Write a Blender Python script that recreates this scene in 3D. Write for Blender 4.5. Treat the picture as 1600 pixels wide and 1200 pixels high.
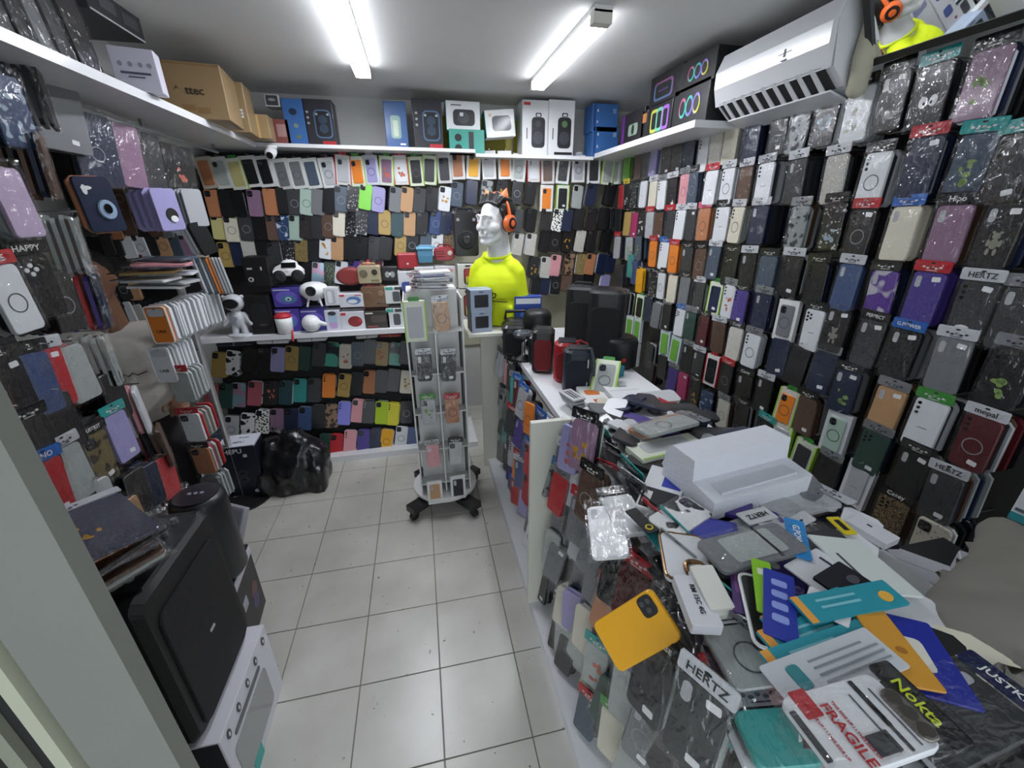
import bpy, bmesh, math, random
import numpy as np
from mathutils import Vector, Matrix, Euler

for o in list(bpy.data.objects):
    bpy.data.objects.remove(o)
SC = bpy.context.scene
COL = SC.collection
RND = random.Random(7)
PI = math.pi

# ------------------------------------------------------------------ camera
CAM_H, F = 1.65, 640.0                       # eye height (m), focal length in px of a 1600x1200 frame
PITCH = math.atan(265 / F)
YAW = math.atan(150 / math.hypot(F, 265))
FW = Vector((math.sin(YAW) * math.cos(PITCH), math.cos(YAW) * math.cos(PITCH), -math.sin(PITCH)))
RT = Vector((math.cos(YAW), -math.sin(YAW), 0))
UP = RT.cross(FW)
EYE = Vector((0, 0, CAM_H))
cd = bpy.data.cameras.new('camera')
cd.sensor_width = 36; cd.lens = F / 1600 * 36; cd.clip_start = 0.02
cam = bpy.data.objects.new('camera', cd)
m = Matrix((RT, UP, -FW)).transposed().to_4x4(); m.translation = EYE
cam.matrix_world = m
COL.objects.link(cam)
SC.camera = cam

# ------------------------------------------------------------------ world, exposure
SC.view_settings.view_transform = 'Standard'
SC.view_settings.look = 'None'
SC.view_settings.gamma = 1
SC.view_settings.use_curve_mapping = False
SC.view_settings.exposure = 0.25
w = bpy.data.worlds.new('daylight'); SC.world = w; w.use_nodes = True
w.node_tree.nodes['Background'].inputs[0].default_value = (0.86, 0.93, 1.0, 1)
w.node_tree.nodes['Background'].inputs[1].default_value = 1.5
SC.cycles.max_bounces = 7; SC.cycles.diffuse_bounces = 3; SC.cycles.glossy_bounces = 3; SC.cycles.transparent_max_bounces = 12
LAMP = 62.0                                  # emission of the ceiling battens

# ------------------------------------------------------------------ measuring: picture ray meets a plane of the room
def ray(x, y):
    return FW + RT * ((x - 800) / F) - UP * ((y - 600) / F)
def onx(x, y, X):
    d = ray(x, y); return EYE + d * (X / d.x)
def ony(x, y, Y):
    d = ray(x, y); return EYE + d * (Y / d.y)
def onz(x, y, z):
    d = ray(x, y); return EYE + d * ((z - CAM_H) / d.z)
def onplane(x, y, p0, n):
    d = ray(x, y); return EYE + d * ((Vector(p0) - EYE).dot(n) / d.dot(n))

# ------------------------------------------------------------------ materials
def lin(h):
    if isinstance(h, tuple): return h
    h = h.lstrip('#'); c = [int(h[i:i + 2], 16) / 255 for i in (0, 2, 4)]
    return tuple(x / 12.92 if x <= .04045 else ((x + .055) / 1.055) ** 2.4 for x in c)
MC = {}
def mat(col, rough=.5, metal=0, coat=0, bump=0, bscale=60, var=.06, emit=0, trans=0, alpha=1, vscale=9, pat=None):
    key = (col, rough, metal, coat, bump, bscale, var, emit, trans, alpha, vscale, str(pat))
    if key in MC: return MC[key]
    M = bpy.data.materials.new('paint_%03d' % len(MC)); M.use_nodes = True
    nt = M.node_tree; N = nt.nodes; L = nt.links
    b = N['Principled BSDF']
    c = lin(col)
    b.inputs['Roughness'].default_value = rough
    b.inputs['Metallic'].default_value = metal
    b.inputs['Coat Weight'].default_value = coat
    b.inputs['Coat Roughness'].default_value = .12
    b.inputs['Transmission Weight'].default_value = trans
    b.inputs['Alpha'].default_value = alpha
    b.inputs['Base Color'].default_value = (*c, 1)
    if emit:
        b.inputs['Emission Color'].default_value = (*c, 1)
        b.inputs['Emission Strength'].default_value = emit
    tc = N.new('ShaderNodeTexCoord')
    if pat:
        kind, c2, sc, th = pat
        t = N.new('ShaderNodeTexVoronoi' if kind in ('cell', 'ring') else 'ShaderNodeTexNoise')
        t.inputs['Scale'].default_value = sc
        if kind == 'noise': t.inputs['Detail'].default_value = 1.0
        L.new(tc.outputs['Object'], t.inputs['Vector'])
        r = N.new('ShaderNodeValToRGB')
        r.color_ramp.elements[0].position = th - .02; r.color_ramp.elements[1].position = th + .02
        r.color_ramp.elements[0].color = (*lin(c2), 1); r.color_ramp.elements[1].color = (*c, 1)
        if kind == 'ring':
            e = r.color_ramp.elements.new(max(0, th - .3)); e.color = (*c, 1)
        L.new(t.outputs['Distance' if kind in ('cell', 'ring') else 'Fac'], r.inputs[0])
        L.new(r.outputs[0], b.inputs['Base Color'])
    elif var:
        t = N.new('ShaderNodeTexNoise'); t.inputs['Scale'].default_value = vscale; t.inputs['Detail'].default_value = 4
        L.new(tc.outputs['Object'], t.inputs['Vector'])
        mx = N.new('ShaderNodeMix'); mx.data_type = 'RGBA'
        mx.inputs[6].default_value = (*[x * (1 - var) for x in c], 1)
        mx.inputs[7].default_value = (*[min(1, x * (1 + var)) for x in c], 1)
        L.new(t.outputs['Fac'], mx.inputs[0]); L.new(mx.outputs[2], b.inputs['Base Color'])
    if bump:
        t2 = N.new('ShaderNodeTexNoise'); t2.inputs['Scale'].default_value = bscale; t2.inputs['Detail'].default_value = 3
        L.new(tc.outputs['Object'], t2.inputs['Vector'])
        bp = N.new('ShaderNodeBump'); bp.inputs['Strength'].default_value = bump; bp.inputs['Distance'].default_value = .01
        L.new(t2.outputs['Fac'], bp.inputs['Height']); L.new(bp.outputs[0], b.inputs['Normal'])
    MC[key] = M
    return M
def film(name, gloss, bscale, bstr, tint=(1, 1, 1)):
    M = bpy.data.materials.new(name); M.use_nodes = True
    nt = M.node_tree; N = nt.nodes; L = nt.links
    N.remove(N['Principled BSDF'])
    a = N.new('ShaderNodeBsdfTransparent'); a.inputs[0].default_value = (*tint, 1)
    g = N.new('ShaderNodeBsdfGlossy'); g.inputs['Roughness'].default_value = .10
    g.inputs['Color'].default_value = (.95, .95, .95, 1)
    tc = N.new('ShaderNodeTexCoord'); oi = N.new('ShaderNodeObjectInfo')
    ad = N.new('ShaderNodeVectorMath'); ad.operation = 'ADD'
    mp = N.new('ShaderNodeMapping'); mp.inputs['Scale'].default_value = (1.6, 1, .7)
    sc = N.new('ShaderNodeVectorMath'); sc.operation = 'SCALE'; sc.inputs['Scale'].default_value = 1
    L.new(tc.outputs['Object'], mp.inputs[0]); L.new(mp.outputs[0], ad.inputs[0]); L.new(oi.outputs['Location'], ad.inputs[1])
    t = N.new('ShaderNodeTexNoise'); t.inputs['Scale'].default_value = bscale; t.inputs['Detail'].default_value = 2; t.inputs['Distortion'].default_value = .8
    L.new(ad.outputs[0], t.inputs['Vector'])
    bp = N.new('ShaderNodeBump'); bp.inputs['Strength'].default_value = bstr; bp.inputs['Distance'].default_value = .012
    L.new(t.outputs['Fac'], bp.inputs['Height']); L.new(bp.outputs[0], g.inputs['Normal'])
    mx = N.new('ShaderNodeMixShader'); mx.inputs[0].default_value = gloss
    L.new(a.outputs[0], mx.inputs[1]); L.new(g.outputs[0], mx.inputs[2])
    L.new(mx.outputs[0], N['Material Output'].inputs[0])
    return M
CELLO = film('cellophane', .085, 34, .9)
CLEARBOX = film('clear_plastic_film', .10, 12, .3)
GLASS = film('shop_glass', .12, 1, .0, (.12, .14, .14))

# ------------------------------------------------------------------ mesh pieces: each returns (verts, faces)
def box(x0, x1, y0, y1, z0, z1):
    v = [(x, y, z) for z in (z0, z1) for y in (y0, y1) for x in (x0, x1)]
    return v, [(0, 2, 3, 1), (4, 5, 7, 6), (0, 1, 5, 4), (2, 6, 7, 3), (0, 4, 6, 2), (1, 3, 7, 5)]
def rrect(w, h, r, n=3):
    pts = []
    for cx, cz, a in ((w / 2 - r, h / 2 - r, 0), (-w / 2 + r, h / 2 - r, 90), (-w / 2 + r, -h / 2 + r, 180), (w / 2 - r, -h / 2 + r, 270)):
        for i in range(n + 1):
            t = math.radians(a + 90 * i / n); pts.append((cx + r * math.cos(t), cz + r * math.sin(t)))
    return pts
def ellipse(w, h, n=14):
    return [(w / 2 * math.cos(2 * PI * i / n), h / 2 * math.sin(2 * PI * i / n)) for i in range(n)]
def slab(pts, y0, y1, bev=0, cx=0, cz=0):
    """outline in x,z extruded from front y0 to back y1, front edge bevelled"""
    n = len(pts); v = []; f = []
    if bev:
        k = [(1 - bev / max(1e-6, math.hypot(x, z))) for x, z in pts]
        v += [(x * s + cx, y0, z * s + cz) for (x, z), s in zip(pts, k)]
        v += [(x + cx, y0 + bev, z + cz) for x, z in pts]
    else:
        v += [(x + cx, y0, z + cz) for x, z in pts]
    v += [(x + cx, y1, z + cz) for x, z in pts]
    rings = 3 if bev else 2
    f.append(tuple(range(n)))
    for r in range(rings - 1):
        for i in range(n):
            j = (i + 1) % n
            f.append((r * n + j, r * n + i, (r + 1) * n + i, (r + 1) * n + j))
    f.append(tuple(reversed(range((rings - 1) * n, rings * n))))
    return v, f
def lathe(prof, n=20, cx=0, cy=0, z=0):
    v = []; f = []
    for r, h in prof:
        v += [(cx + r * math.cos(2 * PI * i / n), cy + r * math.sin(2 * PI * i / n), z + h) for i in range(n)]
    for k in range(len(prof) - 1):
        for i in range(n):
            j = (i + 1) % n; f.append((k * n + i, k * n + j, (k + 1) * n + j, (k + 1) * n + i))
    f.append(tuple(reversed(range(n)))); f.append(tuple(range((len(prof) - 1) * n, len(prof) * n)))
    return v, f
def tube(pts, r, n=8, closed=False):
    pts = [Vector(p) for p in pts]; v = []; f = []; m_ = len(pts)
    rr = r if isinstance(r, (list, tuple)) else [r] * m_
    up = None
    for i, p in enumerate(pts):
        if closed: d = (pts[(i + 1) % m_] - pts[i - 1]).normalized()
        else: d = (pts[min(i + 1, m_ - 1)] - pts[max(i - 1, 0)]).normalized()
        if up is None: up = Vector((0, 0, 1)) if abs(d.z) < .9 else Vector((1, 0, 0))
        s = d.cross(up).normalized(); up = s.cross(d).normalized()
        v += [tuple(p + (s * math.cos(2 * PI * k / n) + up * math.sin(2 * PI * k / n)) * rr[i]) for k in range(n)]
    for i in range(m_ if closed else m_ - 1):
        a = i * n; b = ((i + 1) % m_) * n
        for k in range(n):
            j = (k + 1) % n; f.append((a + k, a + j, b + j, b + k))
    if not closed:
        f.append(tuple(reversed(range(n)))); f.append(tuple(range((m_ - 1) * n, m_ * n)))
    return v, f
def ball(c, rx, ry=None, rz=None, n=12, k=8):
    ry = ry or rx; rz = rz or rx
    v = [(c[0], c[1], c[2] - rz)]; f = []
    for i in range(1, k):
        t = -PI / 2 + PI * i / k
        v += [(c[0] + rx * math.cos(t) * math.cos(2 * PI * j / n), c[1] + ry * math.cos(t) * math.sin(2 * PI * j / n), c[2] + rz * math.sin(t)) for j in range(n)]
    v.append((c[0], c[1], c[2] + rz)); top = len(v) - 1
    for j in range(n):
        f.append((0, 1 + (j + 1) % n, 1 + j)); f.append((top, top - n + j, top - n + (j + 1) % n))
    for i in range(k - 2):
        for j in range(n):
            a = 1 + i * n + j; b = 1 + i * n + (j + 1) % n; f.append((a, b, b + n, a + n))
    return v, f
def rbox(w, d, h, b=.006, z0=0, r=None):
    """box on its base, all upright edges rounded and top/bottom edges bevelled"""
    pts = rrect(w, d, min(r or b * 2, w / 2.1, d / 2.1), 5 if r else 3); n = len(pts); v = []; f = []
    k = max(0.0, 1 - 2 * b / max(w, d))
    for s, z in ((k, 0), (1, b), (1, h - b), (k, h)):
        v += [(x * s, y * s, z0 + z) for x, y in pts]
    for r in range(3):
        for i in range(n):
            j = (i + 1) % n; f.append((r * n + i, r * n + j, (r + 1) * n + j, (r + 1) * n + i))
    f.append(tuple(reversed(range(n)))); f.append(tuple(range(3 * n, 4 * n)))
    return v, f
def moved(vf, dx=0, dy=0, dz=0, rot=None):
    v, f = vf
    if rot is not None:
        R = Euler(rot).to_matrix(); v = [tuple(R @ Vector(p)) for p in v]
    return [(x + dx, y + dy, z + dz) for x, y, z in v], f
def cat(*parts):
    V = []; Fc = []
    for v, f in parts:
        o = len(V); V += v; Fc += [tuple(i + o for i in q) for q in f]
    return V, Fc
MESH = {}
def mesh(vf, material, key=None, smooth=False):
    if key is not None and (key, material.name) in MESH: return MESH[(key, material.name)]
    me = bpy.data.meshes.new('shape'); me.from_pydata(vf[0], [], vf[1]); me.materials.append(material)
    if smooth:
        for p in me.polygons: p.use_smooth = True
    me.update()
    if key is not None: MESH[(key, material.name)] = me
    return me
def obj(name, data, parent=None, loc=(0, 0, 0), rot=(0, 0, 0)):
    o = bpy.data.objects.new(name, data); COL.objects.link(o)
    if parent is not None: o.parent = parent
    o.location = loc; o.rotation_euler = rot
    return o
def tag(o, label, category, group=None):
    o['label'] = label; o['category'] = category
    if group: o['group'] = group
    return o
def struct(o):
    o['kind'] = 'structure'; return o
def thing(name, label, category, loc=(0, 0, 0), rz=0, group=None, rot=None):
    o = obj(name, None, None, loc, rot or (0, 0, rz)); o.empty_display_size = .05
    return tag(o, label, category, group)
TXT = {}
def text_mesh(s, material, size, italic=0, thick=.0006):
    k = (s, material.name, round(size, 4), italic)
    if k in TXT: return TXT[k]
    cu = bpy.data.curves.new('t', 'FONT'); cu.body = s; cu.size = size; cu.align_x = 'CENTER'; cu.align_y = 'CENTER'
    cu.extrude = thick / 2; cu.shear = italic; cu.resolution_u = 2; cu.offset = size * .012
    t = bpy.data.objects.new('t', cu); COL.objects.link(t)
    bpy.context.view_layer.update()
    me = bpy.data.meshes.new_from_object(t.evaluated_get(bpy.context.evaluated_depsgraph_get()))
    bpy.data.objects.remove(t)
    me.transform(Matrix.Rotation(PI / 2, 4, 'X'))       # stand up, facing -y
    me.materials.clear(); me.materials.append(material)
    TXT[k] = me
    return me
def lettering(parent, s, color, x, y, z, size, rot=(0, 0, 0), italic=0, name='lettering'):
    return obj(name, text_mesh(s, mat(color, .5, var=0), size, italic), parent, (x, y, z), rot)
def remesh(vf, material, voxel, smooth=4, key=None):
    me = mesh(vf, material); o = bpy.data.objects.new('r', me); COL.objects.link(o)
    md = o.modifiers.new('r', 'REMESH'); md.mode = 'VOXEL'; md.voxel_size = voxel; md.use_smooth_shade = True
    if smooth:
        s = o.modifiers.new('s', 'SMOOTH'); s.iterations = smooth; s.factor = .5
    bpy.context.view_layer.update()
    r = bpy.data.meshes.new_from_object(o.evaluated_get(bpy.context.evaluated_depsgraph_get()))
    bpy.data.objects.remove(o)
    r.materials.clear(); r.materials.append(material)
    for p in r.polygons: p.use_smooth = True
    return r
def limb(a, b, ra, rb, n=12):
    """capsule from a to b"""
    a = Vector(a); b = Vector(b); d = (b - a)
    return cat(tube([a, a + d * .5, b], [ra, (ra + rb) / 2, rb], n), ball(a, ra, n=n), ball(b, rb, n=n))
ORD = ['zeroth', 'first', 'second', 'third', 'fourth', 'fifth', 'sixth', 'seventh', 'eighth', 'ninth', 'tenth', 'eleventh', 'twelfth',
       'thirteenth', 'fourteenth', 'fifteenth', 'sixteenth', 'seventeenth', 'eighteenth', 'nineteenth', 'twentieth', 'twenty-first', 'twenty-second',
       'twenty-third', 'twenty-fourth', 'twenty-fifth', 'twenty-sixth', 'twenty-seventh', 'twenty-eighth', 'twenty-ninth', 'thirtieth', 'thirty-first', 'thirty-second', 'thirty-third', 'thirty-fourth']

# ================================================================== the room
XL, XR, YB, ZC = -2.2, 1.74, 3.45, 2.38      # alcove wall, right wall, back wall, ceiling
XP = -1.32                                   # left partition
WALL = mat('#c9c9c6', .8, bump=.05, bscale=40, var=.04)
CEIL = mat('#dcdcda', .85, bump=.08, bscale=25, var=.05, vscale=2)
WHITE_BOARD = mat('#e6e7ea', .35, coat=.2, var=.03)
DARK = mat('#1d1d1f', .6)
CREAM = mat('#c9c6ae', .6, var=.05)
GROUT = mat('#85827b', .9)
TS, TX, TY = .2985, -.0525, 1.097
floor = struct(obj('floor', mesh(box(XL, XR, -1.2, YB, -.06, -.004), GROUT)))
TILE = bpy.data.materials.new('glazed_tile'); TILE.use_nodes = True
nt = TILE.node_tree; N = nt.nodes; L = nt.links; b = N['Principled BSDF']
geo = N.new('ShaderNodeNewGeometry'); oi = N.new('ShaderNodeObjectInfo')
n1 = N.new('ShaderNodeTexNoise'); n1.inputs['Scale'].default_value = 3.0; n1.inputs['Detail'].default_value = 6
n2 = N.new('ShaderNodeTexNoise'); n2.inputs['Scale'].default_value = 26; n2.inputs['Detail'].default_value = 3; n2.inputs['Roughness'].default_value = .7
L.new(geo.outputs['Position'], n1.inputs['Vector']); L.new(geo.outputs['Position'], n2.inputs['Vector'])
r1 = N.new('ShaderNodeValToRGB'); r1.color_ramp.elements[0].position = .3; r1.color_ramp.elements[1].position = .7
r1.color_ramp.elements[0].color = (*lin('#b9b7af'), 1); r1.color_ramp.elements[1].color = (*lin('#d3d1ca'), 1)
L.new(n1.outputs['Fac'], r1.inputs[0])
r2 = N.new('ShaderNodeValToRGB'); r2.color_ramp.elements[0].position = .675; r2.color_ramp.elements[1].position = .71
r2.color_ramp.elements[0].color = (0, 0, 0, 1); r2.color_ramp.elements[1].color = (.8, .8, .8, 1)
L.new(n2.outputs['Fac'], r2.inputs[0])
mx = N.new('ShaderNodeMix'); mx.data_type = 'RGBA'; mx.inputs[7].default_value = (*lin('#4f4a44'), 1)
L.new(r2.outputs[0], mx.inputs[0]); L.new(r1.outputs[0], mx.inputs[6]); L.new(mx.outputs[2], b.inputs['Base Color'])
b.inputs['Roughness'].default_value = .27; b.inputs['Specular IOR Level'].default_value = .5
tm = mesh(moved(slab(rrect(TS - .004, TS - .004, .002, 1), 0, .01, .0015), 0, 0, 0, (-PI / 2, 0, 0)), TILE, 'tile')
for i in range(-8, 7):
    for j in range(-8, 9):
        x = TX + (i + .5) * TS; y = TY + (j + .5) * TS
        if XL - .1 < x < XR and -1.15 < y < YB + .05:
            obj('tile', tm, floor, (x, y, 0), (0, 0, 0))
struct(obj('ceiling', mesh(box(XL, XR + .1, -1.2, YB + .1, ZC, ZC + .08), CEIL)))
struct(obj('wall_back', mesh(box(XL, XR + .1, YB, YB + .1, -.06, ZC), WALL)))
wr = struct(obj('wall_right', mesh(box(XR, XR + .1, -1.2, YB, -.06, ZC), WALL)))
struct(obj('wall_left', mesh(box(XL - .1, XL, 1.5, YB, -.06, ZC), WALL)))
struct(obj('wall_partition_left', mesh(box(XP - .08, XP, -1.2, 1.62, -.06, ZC), WALL)))
struct(obj('wall_header_left', mesh(box(XP - .08, XP, 1.62, YB - .03, 1.93, ZC), WALL)))
struct(obj('wall_alcove_side', mesh(box(XL, XP - .08, 1.5, 1.58, -.06, ZC), WALL)))
# lining boards that carry the hooks
board_r = tag(obj('pegboard', mesh(box(XR - .02, XR - .001, .1, YB - .02, .3, 2.03), mat('#3a3936', .6))), 'dark pegboard lining the right wall behind the hanging cases', 'pegboard')
board_b = tag(obj('pegboard', mesh(box(XL + .01, -.14, YB - .02, YB - .001, .95, 2.03), mat('#2b2b2c', .6))), 'dark pegboard on the back wall left of the spinning rack', 'pegboard')
board_b2 = tag(obj('pegboard', mesh(box(-.14, XR - .03, YB - .02, YB - .001, .6, 2.03), mat('#b9b69f', .6))), 'cream pegboard on the back wall behind the mannequin', 'pegboard')
board_l = tag(obj('pegboard', mesh(box(XP, XP + .015, .1, 1.6, .3, 2.03), mat('#2b2b2c', .6))), 'dark pegboard on the near left wall behind the hanging cases', 'pegboard')
PEG = mat('#b9bcc0', .3, 1, var=0)
# shelves
SZ = 2.05
def shelf(name, x0, x1, y0, y1, z1, th, label):
    v = box(x0, x1, y0, y1, z1 - th, z1)
    o = obj(name, mesh(v, WHITE_BOARD)); return tag(o, label, 'shelf')
shelf('wall_shelf', XP + .001, -.90, .35, 3.06, SZ, .03, 'long white shelf high on the left wall')
shelf('wall_shelf', XP + .001, .42, 3.09, YB - .003, SZ, .02, 'white shelf high on the back wall under the speaker boxes')
shelf('wall_shelf', .425, 1.27, 3.12, YB - .003, SZ - .02, .02, 'shorter white shelf on the back wall under the karaoke speaker boxes')
shelf('wall_shelf', 1.28, XR - .001, 1.96, YB - .003, SZ, .03, 'white shelf high on the right wall beside the air conditioner')

# ceiling battens
def batten(x, y0, y1, label):
    t = thing('ceiling_batten_light', label, 'ceiling light', (x, (y0 + y1) / 2, ZC - .055), 0, 'LED battens on the ceiling')
    ln = y1 - y0
    obj('housing', mesh(box(-.036, .036, -ln / 2, ln / 2, .033, .054), mat('#d8d8d6', .4), ('bh', ln)), t)
    h_ = ln / 2 - .045
    obj('diffuser', mesh(box(-.034, .034, -h_, h_, -.001, .004), mat('#f4f7ff', .4, emit=LAMP, var=0), ('bd', ln)), t)
    for q in (-1, 1):
        obj('diffuser_side', mesh(box(q * .036 - .002, q * .036 + .002, -h_, h_, .0, .033), mat('#f4f7ff', .4, emit=LAMP * .16, var=0), ('bds', ln, q)), t)
    for s in (-1, 1):
        obj('end_cap', mesh(box(-.037, .037, -.022, .022, -.002, .04), mat('#d2cfc6', .5)), t, (0, s * (ln / 2 - .022), 0))
batten(-.215, 1.75, 2.80, 'white LED batten light on the ceiling above the spinning rack')
batten(.755, 1.85, 2.82, 'white LED batten light on the ceiling nearer the air conditioner')

# ================================================================== phone cases
CW, CH, CT = .076, .150, .010
PAL = dict(k=('black', '#17171a'), c=('charcoal', '#37383b'), g=('grey', '#76787b'), l=('pale grey', '#b3b6ba'), w=('white', '#dfe2e6'), n=('navy', '#1e2843'),
           b=('blue', '#3d527e'), t=('teal', '#3c9a94'), m=('maroon', '#551620'), r=('red', '#b9262f'), o=('orange', '#e8852a'), y=('yellow', '#f2b01c'),
           p=('purple', '#4a398c'), v=('lavender', '#a09bcb'), i=('pink', '#db9aa2'), d=('brown', '#5b4336'), e=('tan', '#c0966c'), u=('cream', '#dad5c2'),
           a=('magenta', '#b32e68'), f=('dark green', '#2c4a41'), h=('lime', '#b4d51f'), j=('green', '#6fae45'), q=('mauve', '#8f7089'), z=('clear', '#a9b0ad'),
           x=('copper', '#b77a55'), s=('slate', '#4a5868'), C=('coral', '#f0555c'), L=('bright green', '#8ee35a'), Y=('bright yellow', '#e5df3c'), P=('periwinkle', '#8f92ea'),
           G=('gold', '#b79a58'), A=('sage', '#a5bdaf'), M=('dark teal', '#2d4c52'), R=('rose', '#a65660'), S=('silver', '#c3c6c8'), K=('yellow glitter', '#c9c183'), Q=('lilac glitter', '#bfacc8'))
SPECIAL = dict(
    cow=('cow print', lambda: mat('#e9e9ea', .35, coat=.3, pat=('noise', '#17171a', 26, .44))),
    leo=('leopard print', lambda: mat('#3a3028', .4, coat=.3, pat=('ring', '#a88c62', 90, .55))),
    bwl=('monochrome spotted', lambda: mat('#efefe9', .35, coat=.3, pat=('cell', '#17171a', 70, .42))),
    glt=('silver glitter', lambda: mat('#c6c4bd', .25, coat=.5, pat=('cell', '#6e6c66', 260, .3))),
    ggl=('gold glitter', lambda: mat('#8c7a4c', .25, coat=.5, pat=('cell', '#2a251c', 220, .36))),
    dgl=('dark glitter', lambda: mat('#2c2a2a', .25, coat=.5, pat=('cell', '#a39a86', 240, .17))),
    rgl=('red glitter', lambda: mat('#6d1526', .25, coat=.5, pat=('cell', '#c04a58', 220, .2))),
    hol=('holographic', lambda: mat('#a9c9d8', .15, .5, coat=.6, pat=('noise', '#d3a9c4', 12, .5))),
    swl=('blue swirl', lambda: mat('#2f4668', .2, coat=.5, pat=('noise', '#b9c4d6', 24, .42))),
    flo=('floral green', lambda: mat('#1c211c', .3, coat=.4, pat=('cell', '#6b8a5a', 95, .36))),
    let=('lettered black', lambda: mat('#1c1c1e', .3, coat=.4, pat=('noise', '#b9b9b9', 85, .36))),
    lac=('white lace', lambda: mat('#d5d3ca', .4, coat=.4, pat=('cell', '#8a877c', 150, .2))),
    spt=('cream speckled', lambda: mat('#cfc9b8', .5, pat=('cell', '#54504a', 75, .17))),
    ani=('purple painted', lambda: mat('#5b3a92', .25, coat=.5, pat=('noise', '#bdb9c6', 17, .47))),
    blp=('blue printed', lambda: mat('#31486e', .3, coat=.4, pat=('noise', '#9fb2c4', 40, .4))),
    grp=('grey printed', lambda: mat('#8e9494', .3, coat=.4, pat=('noise', '#33373a', 38, .42))),
    lat=('black lattice', lambda: mat('#1b1b1d', .4, coat=.4, pat=('cell', '#56524c', 80, .12))),
    omb=('teal-black', lambda: mat('#4fae98', .3, coat=.4, pat=('noise', '#1c2a28', 6, .5))),
    pat=('brown patterned', lambda: mat('#8c7157', .4, coat=.2, pat=('noise', '#2c2020', 34, .46))),
    toy=('colourful cartoon-print', lambda: mat('#6f6440', .3, coat=.5, pat=('noise', '#2e2a22', 30, .45))),
    str=('black ribbed', lambda: mat('#131419', .35, coat=.3, bump=.6, bscale=60)))
def cmat(code):
    if code in SPECIAL:
        n, fn = SPECIAL[code]; return n, fn()
    n, h = PAL[code]
    if code == 'z': return n, mat(h, .16, coat=.6, var=.22, vscale=30)
    return n, mat(h, .38, coat=.25, var=.08)
HDR = {'R': ('red', '#b81f2b'), 'W': ('white', '#c6c8cd'), 'K': ('black', '#121214'), 'B': ('blue', '#1f62b5'), 'T': ('teal', '#2a9a98'), 'G': ('green', '#3f8f3a'),
       'Y': ('yellow', '#e3c81f'), 'C': ('silver', '#9fa2a6'), 'P': ('pink', '#d9627b'), 'N': ('navy', '#17204a')}
CASE_V = slab(rrect(CW, CH, .012, 4), -CT / 2, CT / 2, .0025)
SIMPLE_V = slab(rrect(CW, CH, .012, 1), -CT / 2, CT / 2)
WHITE = mat('#e6e7e8', .5, var=.02)
LENS = mat('#0c0c0f', .1, coat=1, var=0)
def bagsheet(w, z0, z1, y):
    nx, nz = 3, 5; v = []; f = []
    for j in range(nz + 1):
        for i in range(nx + 1):
            a, b_ = i / nx, j / nz
            v.append(((a - .5) * w, y - .003 * math.sin(PI * a) * math.sin(PI * b_) + .0016 * math.sin(7.1 * i + 3.3 * j), z0 + (z1 - z0) * b_))
    for j in range(nz):
        for i in range(nx):
            k = j * (nx + 1) + i; f.append((k, k + 1, k + nx + 2, k + nx + 1))
    # folded-back edges give the pouch a depth
    o = len(v)
    v += [(-w / 2, CT / 2, z0), (-w / 2, CT / 2, z1), (w / 2, CT / 2, z0), (w / 2, CT / 2, z1)]
    f += [(0, o, o + 1, nz * (nx + 1)), (nx, nz * (nx + 1) + nx, o + 3, o + 2), (0, nx, o + 2, o)]
    return v, f
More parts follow.
